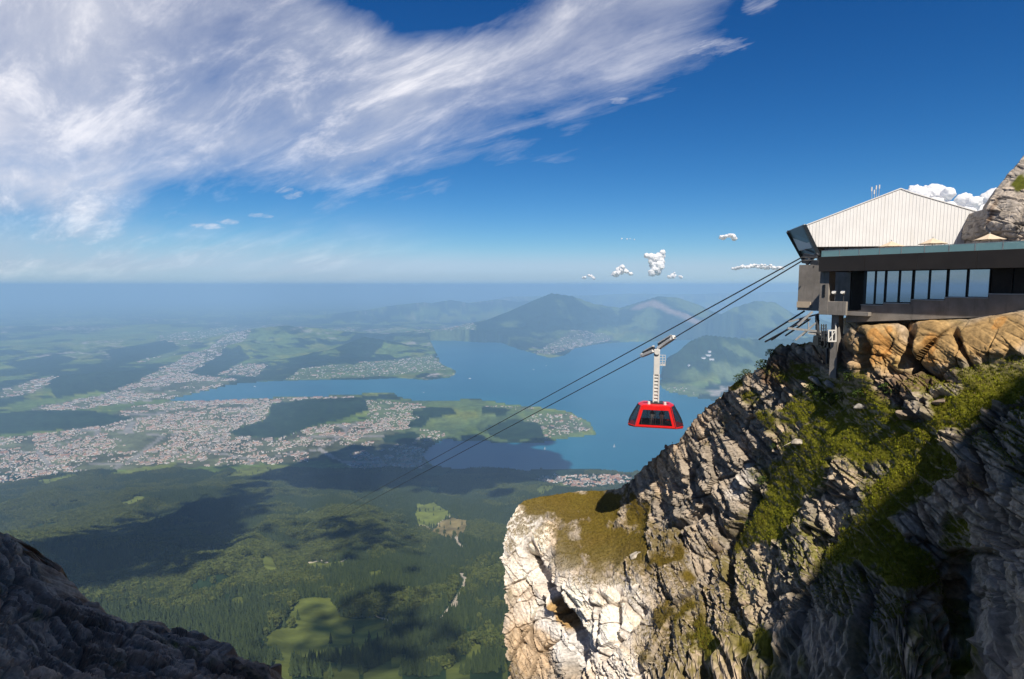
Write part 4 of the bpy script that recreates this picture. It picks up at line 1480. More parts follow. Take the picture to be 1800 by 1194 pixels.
# ================================================================== THE STATION
SA = at(1440, 450, 45.5); SB = at(1800, 436, 35.0)
EV = (SB - SA) * np.array([1, 1, 0]); EV /= np.linalg.norm(EV)
NV = np.array([-EV[1], EV[0], 0.0])
if NV[1] < 0:
    NV = -NV
ZV = np.array([0, 0, 1.0])
BASE = np.array([SA[0], SA[1], 0.0])


def P3(s, t, z):
    return BASE + EV * s + NV * t + ZV * z


def hit(px, py, t):
    """s and z where the line of sight meets the plane t behind the terrace front"""
    r = ray(px, py)
    lam = (t + BASE @ NV) / (r @ NV)
    p = r * lam
    return (p - BASE) @ EV, p[2]


def hp(px, py, t):
    return P3(hit(px, py, t)[0], t, hit(px, py, t)[1])


SM = np.stack([EV, NV, ZV], 1)                      # local -> world rotation


def sbox(mb, s0, s1, t0, t1, z0, z1):
    return mb.hexa([P3(s0, t0, z0), P3(s1, t0, z0), P3(s1, t1, z0), P3(s0, t1, z0), P3(s0, t0, z1), P3(s1, t0, z1), P3(s1, t1, z1), P3(s0, t1, z1)])


def build_station():
    root = empty('cable_car_station', tuple(P3(4, 4, hit(1560, 565, 1.0)[1])))
    inv = Matrix.Translation(root.location).inverted()
    parts = []

    def part(mb, name, mat, parent=None, bevel=0.0, smooth=False):
        o = mb.build(name, mat, None, bevel, smooth)
        o.data.transform(inv)
        o.parent = parent or root
        if parent is not None and parent is not root:
            o.parent = parent
        return o

    zt = 0.5 * (hit(1447, 453, 0)[1] + hit(1800, 435.5, 0)[1])
    zb = 0.5 * (hit(1447, 476.5, 0)[1] + hit(1800, 472, 0)[1])
    s_end = 26.0
    floor_z = zt - 0.25
    # dark band round the terrace, in sheet-metal lengths
    L = 3.4; k = 0
    s = 0.0
    while s < s_end:
        e = min(s + L, s_end)
        part(sbox(MB(), s + 0.004, e - 0.004, 0.0, 0.22, zb, zt), 'fascia_panel', M['fascia'], bevel=0.012)
        s = e
    part(sbox(MB(), -0.005, 0.2, 0.225, 5.7, zb, zt), 'fascia_end', M['fascia'])
    part(sbox(MB(), 0.21, s_end, 0.23, 14.0, zb + 0.12, floor_z), 'terrace_slab', M['concrete'])
    # glass railing, one pane after the other
    s = 0.12
    while s < 20.0:
        gp = part(sbox(MB(), s, s + 1.36, 0.09, 0.115, zt - 0.12, zt + 0.46), 'railing_pane', M['rail_glass'])
        part(sbox(MB(), s + 1.375, s + 1.40, 0.08, 0.13, zt + 0.005, zt + 0.44), 'railing_clamp', M['steel'], gp)
        s += 1.42
    part(sbox(MB(), 0.1, 20.0, 0.085, 0.12, zt + 0.465, zt + 0.485), 'handrail', M['steel'])

    # ---- window front, set back below the terrace
    TW = 1.1
    zh = zb + 0.02
    wins = [(1521, 1535.5, 536), (1538.5, 1553, 536), (1557, 1577.5, 533), (1581, 1601, 533), (1606, 1630.5, 527.5), (1634, 1661.5, 527.5), (1666.5, 1697, 523.5), (1701.5, 1737, 523.5)]
    for x0, x1, yb in wins:
        s0, z0 = hit(x0, yb - 2.0, TW); s1 = hit(x1, yb, TW)[0]
        fr = MB()
        w = 0.045
        sbox(fr, s0 - w, s0, TW - 0.06, TW + 0.08, z0 - w, zh); sbox(fr, s1, s1 + w, TW - 0.06, TW + 0.08, z0 - w, zh)
        sbox(fr, s0, s1, TW - 0.06, TW + 0.08, z0 - w, z0); sbox(fr, s0, s1, TW - 0.06, TW + 0.08, zh - 0.06, zh)
        f = part(fr, 'window', M['frame'])
        part(sbox(MB(), s0 + 0.001, s1 - 0.001, TW - 0.005, TW + 0.02, z0 + 0.001, zh - 0.062), 'pane', M['window'], f)
    # wall behind and between the windows
    part(sbox(MB(), hit(1517, 500, TW)[0], s_end, TW + 0.10, TW + 0.5, hit(1600, 556, TW)[1], zh + 0.05), 'window_wall', M['frame'])
    # dark timber panels further on
    for x0, x1 in ((1741, 1778), (1781, 1822), (1825, 1880)):
        s0, z0 = hit(x0, 517.5, TW); s1 = hit(x1, 517, TW)[0]
        part(sbox(MB(), s0, s1, TW - 0.02, TW + 0.09, z0, zh), 'timber_panel', M['wood'])
    # concrete apron with stepped top, and the sills on it
    TA = 1.0
    ap = [(1487, 547), (1513.5, 545), (1513.5, 537), (1552, 537), (1552, 534), (1600, 534), (1600, 528), (1660, 528), (1660, 524), (1737.5, 524), (1737.5, 518), (1900, 517), (1900, 552), (1742, 557), (1640, 561), (1560, 564), (1487, 567)]
    poly = [hp(x, y, TA) for x, y in ap]
    part(MB().prism(poly, NV * 1.3 + np.array([0, 0, 0])), 'apron', M['concrete'])
    for x0, x1, y in ((1513.5, 1552, 536.6), (1552.4, 1600, 533.6), (1600.4, 1660, 527.6), (1660.4, 1737.5, 523.6), (1738, 1800, 517.6)):
        s0, z0 = hit(x0, y, TA); s1 = hit(x1, y, TA)[0]
        part(sbox(MB(), s0, s1, TA - 0.07, TW - 0.07, z0 + 0.004, z0 + 0.055), 'sill', M['sill'])
    # lighter bearing beam along the foot
    s0, z0 = hit(1590, 561, 0.8); s1 = hit(1900, 552, 0.8)[0]
    zl = hit(1740, 556.5, 0.8)[1]
    # ---- balcony with pier and parapet at the left end
    s0 = hit(1441, 500, 0.3)[0]; s1 = hit(1457, 500, 0.3)[0]; s2 = hit(1487, 540, 0.3)[0]
    zlow = hit(1441, 553, 0.3)[1]; zpar = hit(1460, 530, 0.3)[1]
    part(sbox(MB(), s0, s1, 0.3, 1.2, zlow, zb - 0.01), 'pier', M['concrete'], bevel=0.02)
    part(sbox(MB(), s1 + 0.005, s2, 0.31, 0.55, zlow, zpar), 'parapet', M['concrete'], bevel=0.02)
    part(sbox(MB(), s1 + 0.005, s2 + 1.5, 0.56, 3.6, zlow + 0.02, zlow + 0.3), 'balcony_floor', M['concrete'])
    part(sbox(MB(), s1 + 0.005, hit(1519, 500, 3.5)[0] + 1.0, 3.5, 3.9, zlow + 0.3, zb - 0.01), 'balcony_wall', M['wood'])
    sl, zl2 = hit(1448, 512, 0.28)
    part(sbox(MB(), sl - 0.10, sl + 0.10, 0.27, 0.295, zl2 - 0.45, zl2 + 0.5), 'light_slot', M['frame'])
    for px in (1467.5, 1483):
        sx, zx = hit(px, 517, 0.6)
        lm = MB().tube([P3(sx, 0.62, zx + 0.02), P3(sx, 0.52, zx + 0.10), P3(sx, 0.44, zx + 0.16)], 0.10, 10, 0.17)
        fl = part(lm, 'floodlight', M['hanger'])
        part(MB().bar(P3(sx, 0.6, zx + 0.02), P3(sx, 0.6, zpar), 0.05), 'bracket', M['dark_steel'], fl)
    # end wall facing the ropes
    s3 = hit(1415, 500, 5.0)[0]
    zlo = hit(1415, 545, 5.0)[1]
    part(sbox(MB(), s3, s0 + 0.4, 4.0, 12.0, zlo, zb + 0.7), 'end_wall', M['concrete'])
    part(sbox(MB(), s3 - 0.03, s3 + 1.2, 3.93, 3.995, zlo + 0.25, zlo + 0.75), 'sunlit_patch', M['canvas'])  # pale sheet standing in for the patch of sun low on this wall
    # standing column and its footing
    sc0, zc0 = hit(1462, 553, 0.7); sc1 = hit(1475, 553, 0.7)[0]
    zf = hit(1468, 665, 0.7)[1]
    part(sbox(MB(), sc0, sc1, 0.7, 1.4, zf, zlow - 0.005), 'column', M['concrete'], bevel=0.02)
    part(sbox(MB(), sc1 + 0.4, 22, 2.4, 3.0, hit(1520, 640, 2.4)[1], hit(1520, 560, 2.4)[1]), 'foundation', M['concrete'])

    # ---- white hall: its long side faces the viewer more squarely than the terrace does
    HA = at(1433, 434, 51.5); HB = at(1735, 430.5, 49.2)
    eh = (HB - HA) * np.array([1, 1, 0]); eh /= np.linalg.norm(eh)
    nh = np.array([-eh[1], eh[0], 0.0])

    def hh(px, py, t=0.0):
        r = ray(px, py); lam = (t + HA @ nh) / (r @ nh); p = r * lam
        return (p - HA) @ eh, p[2]

    def H3(s, t, z):
        return np.array([HA[0], HA[1], 0]) + eh * s + nh * t + ZV * z

    def hbox(mb, s0, s1, t0, t1, z0, z1):
        return mb.hexa([H3(s0, t0, z0), H3(s1, t0, z0), H3(s1, t1, z0), H3(s0, t1, z0), H3(s0, t0, z1), H3(s1, t0, z1), H3(s1, t1, z1), H3(s0, t1, z1)])
    out = [(1433, 434), (1415, 397), (1583, 332), (1603, 339.5), (1736, 378), (1800, 397), (1800, 430)]
    pts = [hh(x, y) for x, y in out]
    zbot = pts[0][1]
    pts[-1] = (pts[-1][0], zbot)
    FT0 = H3(hh(1414.5, 396)[0], 0.0, hh(1414.5, 396)[1])
    BT0 = ray(1388, 407) * (FT0[2] / ray(1388, 407)[2])
    part(MB().prism([H3(a, 0, b) for a, b in pts], BT0 - FT0), 'hall', M['white_metal'])
    tops = np.array(pts[1:6])
    seam = MB()
    s_ = pts[1][0] + 0.12
    while s_ < pts[5][0] - 0.05:
        ztop = np.interp(s_, tops[:, 0], tops[:, 1])
        zlo_ = zbot if s_ > pts[0][0] else pts[1][1] + (zbot - pts[1][1]) * (s_ - pts[1][0]) / (pts[0][0] - pts[1][0])
        if ztop - zlo_ > 0.05:
            hbox(seam, s_ - 0.014, s_ + 0.014, -0.03, -0.002, zlo_ + 0.01, ztop - 0.01)
        s_ += 0.27
    part(seam, 'standing_seams', M['white_metal'])
    vg = MB()
    for a, b in zip(pts[1:5], pts[2:6]):
        vg.bar(H3(a[0], 0.05, a[1] + 0.03), H3(b[0], 0.05, b[1] + 0.03), 0.22, 0.07)
    part(vg, 'verge', M['white_metal'])
    # glazed wall below the cladding
    part(hbox(MB(), pts[0][0] + 0.5, 18, 0.75, 1.0, floor_z + 0.01, zbot - 0.005), 'terrace_front', M['frame'])
    for s_ in np.arange(pts[0][0] + 1.0, 14, 1.9):
        part(hbox(MB(), s_, s_ + 1.6, 0.71, 0.745, floor_z + 0.12, zbot - 0.1), 'terrace_window', M['window'])
    # portal where the ropes enter
    FT = H3(*[hh(1414.5, 396)[0], 0.0, hh(1414.5, 396)[1]]); FB = H3(hh(1440, 449)[0], 0.0, hh(1440, 449)[1])
    BT = ray(1387, 407) * (FT[2] / ray(1387, 407)[2]); BB = at(1417, 461, np.linalg.norm(BT) * 0.94 * 0.985)
    f = 0.52
    ML = FT + (FB - FT) * f; MR = BT + (BB - BT) * f
    off = -eh * 0.06
    part(MB().prism([FT + off, BT + off, MR + off, ML + off], -eh * 0.04 + ZV * 0.01), 'portal_panel', M['portal'])
    part(MB().prism([ML + off * 0.5, MR + off * 0.5, BB + off * 0.5, FB + off * 0.5], EV * 0.05), 'portal_dark_sheet', M['frame'])  # dark sheet in place of the unlit depth below the panel
    part(MB().bar(FT + off, FB + off, 0.34, 0.30), 'portal_beam', M['portal'])
    part(MB().bar(BT + off, BB + off, 0.34, 0.30), 'portal_beam', M['dark_steel'])
    part(MB().bar(MR + off, FB + off, 0.16), 'portal_brace', M['dark_steel'])
    part(MB().bar(FT + ZV * 0.06, BT + ZV * 0.06, 0.12, 0.06), 'portal_coping', M['hanger'])
    part(MB().bar(at(1412, 459, 49), at(1440, 463, 48.0), 0.45, 0.35), 'rope_saddle', M['dark_steel'])
    part(MB().bar(at(1413, 448, 51), at(1436, 452, 50.0), 0.3, 0.25), 'rope_saddle', M['dark_steel'])
    part(MB().bar(at(1417, 450, 52), at(1432, 470, 50.0), 0.2), 'strut', M['dark_steel'])
    part(MB().bar(at(1437, 446, 50), at(1418, 465, 51.0), 0.2), 'strut', M['dark_steel'])
    # antennas on the ridge
    for px, y0, y1 in ((1532.5, 329, 352), (1537, 334, 350), (1540.5, 326, 349), (1544.5, 325, 347)):
        a = at(px, y1, 51.5); b = at(px + (1.5 if px > 1544 else 0), y0, 51.5)
        rod = part(MB().tube([a, b], 0.025, 6), 'antenna', M['steel'])
        part(MB().tube([b - ZV * 0.35, b], 0.055, 8), 'antenna_head', M['hanger'], rod)
    tag(root, 'white-clad cable car station with dark terrace band on the cliff edge', 'station')

    # ---- maintenance deck under the portal
    dk = empty('rope_deck', tuple(at(1440, 600, 46.5)))
    dinv = Matrix.Translation(dk.location).inverted()

    def dpart(mb, name, mat):
        o = mb.build(name, mat); o.data.transform(dinv); o.parent = dk
        return o
    D0, D1 = 46.5, 48.5
    for (a, b, w) in (((1384, 577, D0), (1442, 583, D0), 0.17), ((1398, 598, D0), (1440, 563, D0), 0.10), ((1386, 566, D1), (1440, 552, D1), 0.12), ((1410, 590, D1), (1436, 566, D1), 0.10), ((1402, 572, D0), (1428, 548, D0), 0.14), ((1421, 580, D0), (1421, 566, D0), 0.08)):
        dpart(MB().bar(at(*a), at(*b), w), 'beam', M['steel'])
    for (a, b) in (((1334, 597, 52), (1414, 547, D1)), ((1356, 598, 51), (1418, 556, D1)), ((1381, 590, 50), (1424, 561, D0)), ((1345, 601, 50), (1420, 560, D0))):
        dpart(MB().tube([at(*a), at(*b)], 0.075, 8), 'guide_rail', M['dark_steel'])
    rl = MB()
    for px in (1456, 1462.5, 1469):
        rl.bar(at(px, 601, D0 - 1.2), at(px, 568 if px > 1465 else 580, D0 - 1.2), 0.09)
    for py in (581, 600):
        rl.bar(at(1455, py, D0 - 1.2), at(1470, py, D0 - 1.2), 0.10)
    rl.bar(at(1457, 598, D0 - 1.2), at(1468, 583, D0 - 1.2), 0.05)
    dpart(rl, 'railing', M['hanger'])
    ld = MB()
    for px in (1444, 1448, 1452):
        ld.bar(at(px, 600, D0 - 0.8), at(px, 570, D0 - 0.8), 0.07)
    for py in range(573, 600, 5):
        ld.bar(at(1443, py, D0 - 0.8), at(1453, py, D0 - 0.8), 0.04)
    dpart(ld, 'ladder', M['dark_steel'])
    dpart(MB().prism([at(1430, 590, D0 - 0.5), at(1455, 596, D0 - 0.5), at(1455, 612, D0 - 0.5), at(1428, 606, D0 - 0.5)], NV * 1.2), 'winch_box', M['portal'])
    dpart(MB().prism([at(1420, 584, D0), at(1458, 590, D0), at(1458, 593, D0), at(1420, 587, D0)], NV * 2.4), 'deck_plate', M['steel'])
    dpart(MB().bar(at(1436, 553, D0), at(1438, 600, D0), 0.22), 'post', M['dark_steel'])
    dpart(MB().bar(at(1428, 606, D0), at(1448, 640, 46.8), 0.16), 'post', M['dark_steel'])
    dpart(MB().bar(at(1454, 612, D0), at(1454, 640, 46.4), 0.16), 'post', M['dark_steel'])
    tag(dk, 'galvanised steel rope deck with railing and ladder hanging below the station end', 'platform')

    # ---- parasols on the terrace
    for (px, py, wpx, t, lab) in ((1567, 424, 45, 3.4, 'low beige parasol before the middle of the white hall, half behind the railing'),
                                  (1640, 418.5, 50, 2.6, 'beige parasol on a thin mast between the two other terrace parasols'),
                                  (1740, 410.5, 57, 2.2, 'wide beige parasol on the terrace beside the rock crag')):
        s_, z_ = hit(px, py, t)
        rad = (hit(px + wpx / 2, py, t)[0] - hit(px - wpx / 2, py, t)[0]) / 2
        pr = empty('parasol', tuple(P3(s_, t, floor_z)))
        hgt = z_ - floor_z
        n = 8
        V = [(0, 0, hgt), (0, 0, hgt - 0.05)]
        F = []
        for rf, dz in ((0.35, 0.16), (0.7, 0.30), (1.0, 0.40)):
            for i in range(n * 2):
                a = math.pi * i / n
                q = rad * rf * (1.0 if i % 2 == 0 else 0.945)
                V.append((q * math.cos(a), q * math.sin(a), hgt - dz - (0.0 if i % 2 == 0 else 0.015)))
        for ring in range(3):
            b = 2 + ring * 16
            for i in range(16):
                j = (i + 1) % 16
                if ring == 0:
                    F.append((0, b + i, b + j))
                else:
                    F.append((b - 16 + i, b + i, b + j, b - 16 + j))
        c = mesh_obj('canopy', V, F, M['canvas'], pr)
        m = c.modifiers.new('thick', 'SOLIDIFY'); m.thickness = 0.02
        MB().tube([(0, 0, 0), (0, 0, hgt + 0.08)], 0.03, 8).build('mast', M['steel'], pr)
        for i in range(n):
            a = 2 * math.pi * i / n
            MB().bar((0, 0, hgt - 0.07), (0.97 * rad * math.cos(a), 0.97 * rad * math.sin(a), hgt - 0.44), 0.025).build('rib', M['wood'], pr)
        MB().box((0, 0, 0.05), (0.6, 0.6, 0.09)).build('base', M['concrete'], pr)
        tag(pr, lab, 'parasol', 'parasols on the terrace')
    # tables and chairs near the crag
    for k, px in enumerate((1722, 1752, 1772)):
        s_, _ = hit(px, 430, 1.6)
        tb = empty('terrace_table', tuple(P3(s_, 1.5, floor_z)))
        MB().box((0, 0, 0.73), (0.8, 0.8, 0.04)).build('table_top', M['hanger'], tb)
        for sx in (-1, 1):
            for sy in (-1, 1):
                MB().bar((sx * 0.34, sy * 0.34, 0), (sx * 0.34, sy * 0.34, 0.71), 0.04).build('leg', M['steel'], tb)
        tag(tb, 'pale square table on the terrace behind the glass railing', 'table', 'tables behind the railing')


build_station()


# ================================================================== THE CABLE CAR
GD = 64.0
GP = at(1152, 748, GD)                             # middle of the cabin floor
GTOP = at(1154, 613, GD)                           # on the rope
V2 = ray(387, 1021); V2 /= np.linalg.norm(V2)
V1 = ray(387, 1012); V1 /= np.linalg.norm(V1)


def rope(name, pts, r, label):
    o = MB().tube(pts, r, 8).build(name, M['rope'], smooth=True)
    loc = Vector(pts[0]); o.data.transform(Matrix.Translation(loc).inverted()); o.location = loc
    tag(o, label, 'cable')


S1 = at(1409.5, 452.5, 48.5); S2 = at(1411, 458, 48.0)


def sagged(a, d, L, n=24, sag=0.012):
    return [a + d * L * (i / n) ** 1.6 - ZV * sag * L * 0.0 for i in range(n + 1)]


rope('track_rope', [S1 + EV * 0.4 + NV * 1.5, S1] + sagged(S1, V1, 1700)[1:], 0.058, 'free dark track rope running above the cabin and down to the valley')
rope('track_rope', [S2 + EV * 0.4 + NV * 1.5, S2, GTOP] + sagged(GTOP, V2, 1650)[1:], 0.058, 'dark track rope that carries the red cabin')


def build_gondola():
    root = empty('cable_car', tuple(GP))
    yaw = -math.atan2(GP[0], GP[1])
    root.rotation_euler = (0, 0, yaw)
    Hh = 2.80

    def hw(z): return np.interp(z, [0, 0.22, 0.8, 1.6, 2.4, Hh], [2.82, 2.90, 2.74, 2.42, 2.04, 1.85])
    def fw(z): return np.interp(z, [0, Hh], [2.12, 1.50])
    def hd(z): return np.interp(z, [0, 0.25, Hh], [1.70, 1.74, 1.35])

    def ring(z, g=0.0):
        a, b, c = fw(z) + g, hw(z) + g, hd(z) + g
        k = c - 1.0
        return [(-a, -c), (a, -c), (b, -k), (b, k), (a, c), (-a, c), (-b, k), (-b, -k)]

    def strip(i, zs, g=0.0, inset=0.0):
        mb = MB()
        V = []
        for z in zs:
            rg = ring(z, g)
            p, q = np.array(rg[i]), np.array(rg[(i + 1) % 8])
            d = q - p
            V += [(*(p + d * inset), z), (*(q - d * inset), z)]
        F = [(2 * k, 2 * k + 1, 2 * k + 3, 2 * k + 2) for k in range(len(zs) - 1)]
        mb.add(V, F)
        return mb
    zs = np.linspace(0.26, 2.72, 12)
    names = ['front_window', 'corner_window', 'side_window', 'corner_window', 'rear_window', 'corner_window', 'side_window', 'corner_window']
    for i in range(8):
        z2 = np.linspace(0.40, 2.40, 10) if i in (0, 4) else zs
        strip(i, z2, -0.02, 0.0).build(names[i], M['cabin_glass'], root)
    # red bodywork: skirt, posts, head bands, roof
    sk = MB()
    V = []
    for z, g in ((0.0, -0.10), (0.03, 0.0), (0.27, 0.03), (0.30, 0.0)):
        for k, (x, y) in enumerate(ring(z, g)):
            lift = 0.10 if k in (0, 1, 4, 5) and z < 0.1 else 0.0
            V.append((x, y, z + lift - (0.06 if k in (2, 3, 6, 7) and z < 0.1 else 0)))
    F = [tuple(reversed(range(8)))]
    for r_ in range(3):
        for i in range(8):
            F.append((r_ * 8 + i, r_ * 8 + (i + 1) % 8, r_ * 8 + 8 + (i + 1) % 8, r_ * 8 + 8 + i))
    F.append(tuple(24 + i for i in range(8)))
    sk.add(V, F)
    sk.build('skirt', M['red'], root, bevel=0.02)
    for i in (0, 4):
        sgn = -1 if i == 0 else 1
        for sx in (-1, 1):
            pm = MB(); pv = []
            for z in np.linspace(0.28, 2.78, 8):
                y = sgn * (hd(z) + 0.03); x = sx * fw(z)
                pv.append([(x - 0.0 * sx, y), (x - 0.28 * sx, y), (x - 0.28 * sx, y - sgn * 0.12), (x + 0.10 * sx, y - sgn * 0.16)])
            V = [(*q, z) for z, r4 in zip(np.linspace(0.28, 2.78, 8), pv) for q in r4]
            F = [(k * 4 + j, k * 4 + (j + 1) % 4, k * 4 + 4 + (j + 1) % 4, k * 4 + 4 + j) for k in range(7) for j in range(4)] + [(0, 1, 2, 3), (28, 29, 30, 31)]
            pm.add(V, F).build('door_post', M['red'], root)
        for z0, z1, nm in ((2.36, 2.79, 'head_band'), (0.285, 0.47, 'foot_band')):
            b = MB()
            V = []
            for z in (z0, z1):
                y = sgn * (hd(z) + 0.032)
                V += [(-fw(z) + 0.22, y, z), (fw(z) - 0.22, y, z), (fw(z) - 0.22, y - sgn * 0.12, z), (-fw(z) + 0.22, y - sgn * 0.12, z)]
            b.hexa(V).build(nm, M['red'], root)
        for x in (-0.62, 0.0, 0.62):
            MB().bar((x, sgn * (hd(0.45) - 0.01), 0.45), (x * 0.92, sgn * (hd(2.36) - 0.01), 2.36), 0.05).build('mullion', M['frame'], root)
    for i in (1, 2, 3, 5, 6, 7):
        rg0, rg1 = ring(0.3), ring(2.72)
        j = i
        MB().tube([(*ring(z, 0.0)[j], z) for z in np.linspace(0.28, 2.74, 8)], 0.045, 6).build('corner_post', M['frame'], root)
    for x, z in ((-2.0, 1.35), (-2.25, 0.85)):
        pass
    rf = MB()
    V = []
    for z, g in ((2.72, -0.03), (2.82, 0.02), (2.92, -0.18), (2.95, -0.5)):
        zz = min(z, Hh)
        for (x, y) in ring(zz, g):
            V.append((x, y, z))
    F = [tuple(reversed(range(8)))]
    for r_ in range(3):
        for i in range(8):
            F.append((r_ * 8 + i, r_ * 8 + (i + 1) % 8, r_ * 8 + 8 + (i + 1) % 8, r_ * 8 + 8 + i))
    F.append(tuple(24 + i for i in range(8)))
    rf.add(V, F)
    roof = rf.build('roof', M['red'], root)
    for x in (-0.72, 0.95):
        b = MB().tube([(x, -0.7, 2.90), (x, -0.7, 3.05), (x, -0.7, 3.22), (x, -0.7, 3.28)], 0.17, 10, 0.12).build('damper', M['hanger'], roof)
    MB().box((0, 0, 3.02), (1.5, 1.2, 0.16)).build('roof_plate', M['dark_steel'], roof)
    # floor, bench and grab poles inside
    MB().box((0, 0, 0.34), (4.0, 2.6, 0.06)).build('floor', M['rubber'], root)
    for x, y in ((-1.45, -1.1), (1.45, -1.1), (-0.9, 0.6), (0.9, 0.6)):
        MB().tube([(x, y, 0.37), (x, y, 2.7)], 0.03, 8).build('grab_pole', M['sill'], root)
    for o in list(root.children) + [c for k in root.children for c in k.children]:
        o.data.transform(Matrix.Diagonal((1.0, 1.0, 0.84, 1.0)))
    # hanger
    top = np.array(Matrix.Rotation(-yaw, 3, 'Z') @ Vector(GTOP - GP))
    hx = top[0]
    hg = MB()
    zt = top[2]
    hg.box((hx * 0.5 + 0.03, 0, (zt + 5.6) / 2), (0.62, 0.55, zt - 5.6))
    h = hg.build('hanger_arm', M['hanger'], root, bevel=0.04)
    lt = MB()
    for sx in (-0.27, 0.27):
        for sy in (-0.22, 0.22):
            lt.bar((sx, sy, 2.55), (sx, sy, 5.62), 0.13)
    for k in range(8):
        z = 2.75 + k * 0.37
        lt.box((0, -0.22, z), (0.42, 0.08, 0.09)); lt.box((0, 0.22, z), (0.42, 0.08, 0.09))
    lt.box((0, 0, 4.1), (0.44, 0.32, 2.95))
    lt.build('hanger_ladder', M['hanger'], root)
    MB().tube([(0, -0.45, zt - 0.25), (0, 0.5, zt - 0.25)], 0.28, 14).build('pivot', M['hanger'], root)
    bk = MB()
    for z in np.arange(zt - 1.7, zt - 0.5, 0.28):
        bk.bar((0.30, -0.2, z), (0.88, -0.2, z), 0.05)
    for x in (0.6, 0.88):
        bk.bar((x, -0.2, zt - 1.75), (x, -0.2, zt - 0.55), 0.05)
    bk.box((0.62, 0, zt - 1.62), (0.5, 0.45, 0.10))
    bk.build('inspection_basket', M['hanger'], root)
    # carriage on the rope
    dl = np.array(Matrix.Rotation(-yaw, 3, 'Z') @ Vector((S2 - GTOP) / np.linalg.norm(S2 - GTOP)))
    dr = np.array(Matrix.Rotation(-yaw, 3, 'Z') @ Vector(V2))
    sidev = np.cross(dl, [0, 0, 1.0]); sidev /= np.linalg.norm(sidev)
    for d_, l0, l1 in ((dl, 0.35, 2.7), (dr, 0.45, 2.4)):
        a = top + d_ * l0 + ZV * 0.05; b = top + d_ * l1 + ZV * 0.05
        bog = MB().bar(a - ZV * 0.14, b - ZV * 0.02, 0.50, 0.30).build('bogie', M['hanger'], root, bevel=0.03)
        MB().bar(b - d_ * 0.08 + ZV * 0.05, b + d_ * 0.32 + ZV * 0.05, 0.42, 0.42).build('bogie_head', M['hanger'], bog, bevel=0.04)
        for q in np.linspace(l0 + 0.2, l1 - 0.15, 4):
            c = top + d_ * q + ZV * 0.26
            MB().tube([c - sidev * 0.13, c + sidev * 0.13], 0.21, 14).build('wheel', M['dark_steel'], bog)
        MB().bar(a + ZV * 0.42 + d_ * 0.1, b + ZV * 0.42 - d_ * 0.2, 0.30, 0.10).build('wheel_guard', M['hanger'], bog)
    tag(root, 'red panoramic cable car cabin hanging from its rope over the valley', 'cable car')

    # passengers at the windows
    def person(name, loc, cloth, label, tall):
        vs_ = [(0, 0, 0.92), (0, 0, 1.18), (0, 0, 1.42), (0, 0, 1.52), (0, -0.01, 1.66), (0.19, 0, 1.40), (0.26, -0.04, 1.12), (0.22, -0.20, 0.95), (-0.19, 0, 1.40), (-0.26, -0.04, 1.12), (-0.22, -0.2, 0.95),
              (0.10, 0, 0.86), (0.11, -0.02, 0.48), (0.11, 0.02, 0.08), (0.11, -0.14, 0.04), (-0.10, 0, 0.86), (-0.11, -0.02, 0.48), (-0.11, 0.02, 0.08), (-0.11, -0.14, 0.04), (0, -0.01, 1.76)]
        ed = [(0, 1), (1, 2), (2, 3), (3, 4), (4, 19), (2, 5), (5, 6), (6, 7), (2, 8), (8, 9), (9, 10), (0, 11), (11, 12), (12, 13), (13, 14), (0, 15), (15, 16), (16, 17), (17, 18)]
        rad = [0.16, 0.15, 0.16, 0.06, 0.105, 0.07, 0.05, 0.035, 0.07, 0.05, 0.035, 0.095, 0.065, 0.045, 0.035, 0.095, 0.065, 0.045, 0.035, 0.07]
        me = bpy.data.meshes.new('person')
        me.from_pydata(vs_, ed, []); me.materials.append(cloth)
        o = bpy.data.objects.new('person', me); COL.objects.link(o)
        sm = o.modifiers.new('skin', 'SKIN')
        for v_, r_ in zip(me.skin_vertices[0].data, rad):
            v_.radius = (r_, r_ * 0.8)
        me.skin_vertices[0].data[0].use_root = True
        s2 = o.modifiers.new('sub', 'SUBSURF'); s2.levels = 1; s2.render_levels = 1
        o.scale = (tall, tall, tall * 0.97)
        wl = Matrix.Translation(Vector(GP)) @ Matrix.Rotation(yaw, 4, 'Z') @ Matrix.Translation(Vector(loc))
        o.location = wl.translation; o.rotation_euler = (0, 0, yaw)
        hb = MB()
        hv = []; hf = []
        for i in range(5):
            ph = math.pi * 0.5 * i / 4
            for j in range(10):
                a_ = 2 * math.pi * j / 10
                hv.append((0.115 * math.cos(ph) * math.cos(a_), 0.02 + 0.115 * math.cos(ph) * math.sin(a_), 1.66 + 0.135 * math.sin(ph)))
        for i in range(4):
            for j in range(10):
                hf.append((i * 10 + j, i * 10 + (j + 1) % 10, i * 10 + 10 + (j + 1) % 10, i * 10 + 10 + j))
        hb.add(hv, hf).build('hair', M['bark'], o)
        fc = MB().tube([(0, -0.085, 1.60), (0, -0.10, 1.66), (0, -0.085, 1.71)], 0.06, 8, 0.05).build('face', M['skin'], o)
        tag(o, label, 'person')
    person('person', (-0.35, -0.95, 0.31), M['cloth_pale'], 'passenger in a pale top standing at the cabin window', 1.0)
    person('person', (0.62, -0.95, 0.31), M['cloth_rose'], 'passenger in a rose top standing at the cabin window', 0.97)


build_gondola()

# ================================================================== SMALL THINGS
def ico_template(sub):
    bm = bmesh.new(); bmesh.ops.create_icosphere(bm, subdivisions=sub, radius=1.0)
    V = np.array([v.co[:] for v in bm.verts]); F = np.array([[v.index for v in f.verts] for f in bm.faces]); bm.free()
    return V, F


ICO3 = ico_template(3); ICO4 = ico_template(4); ICO2 = ico_template(2)


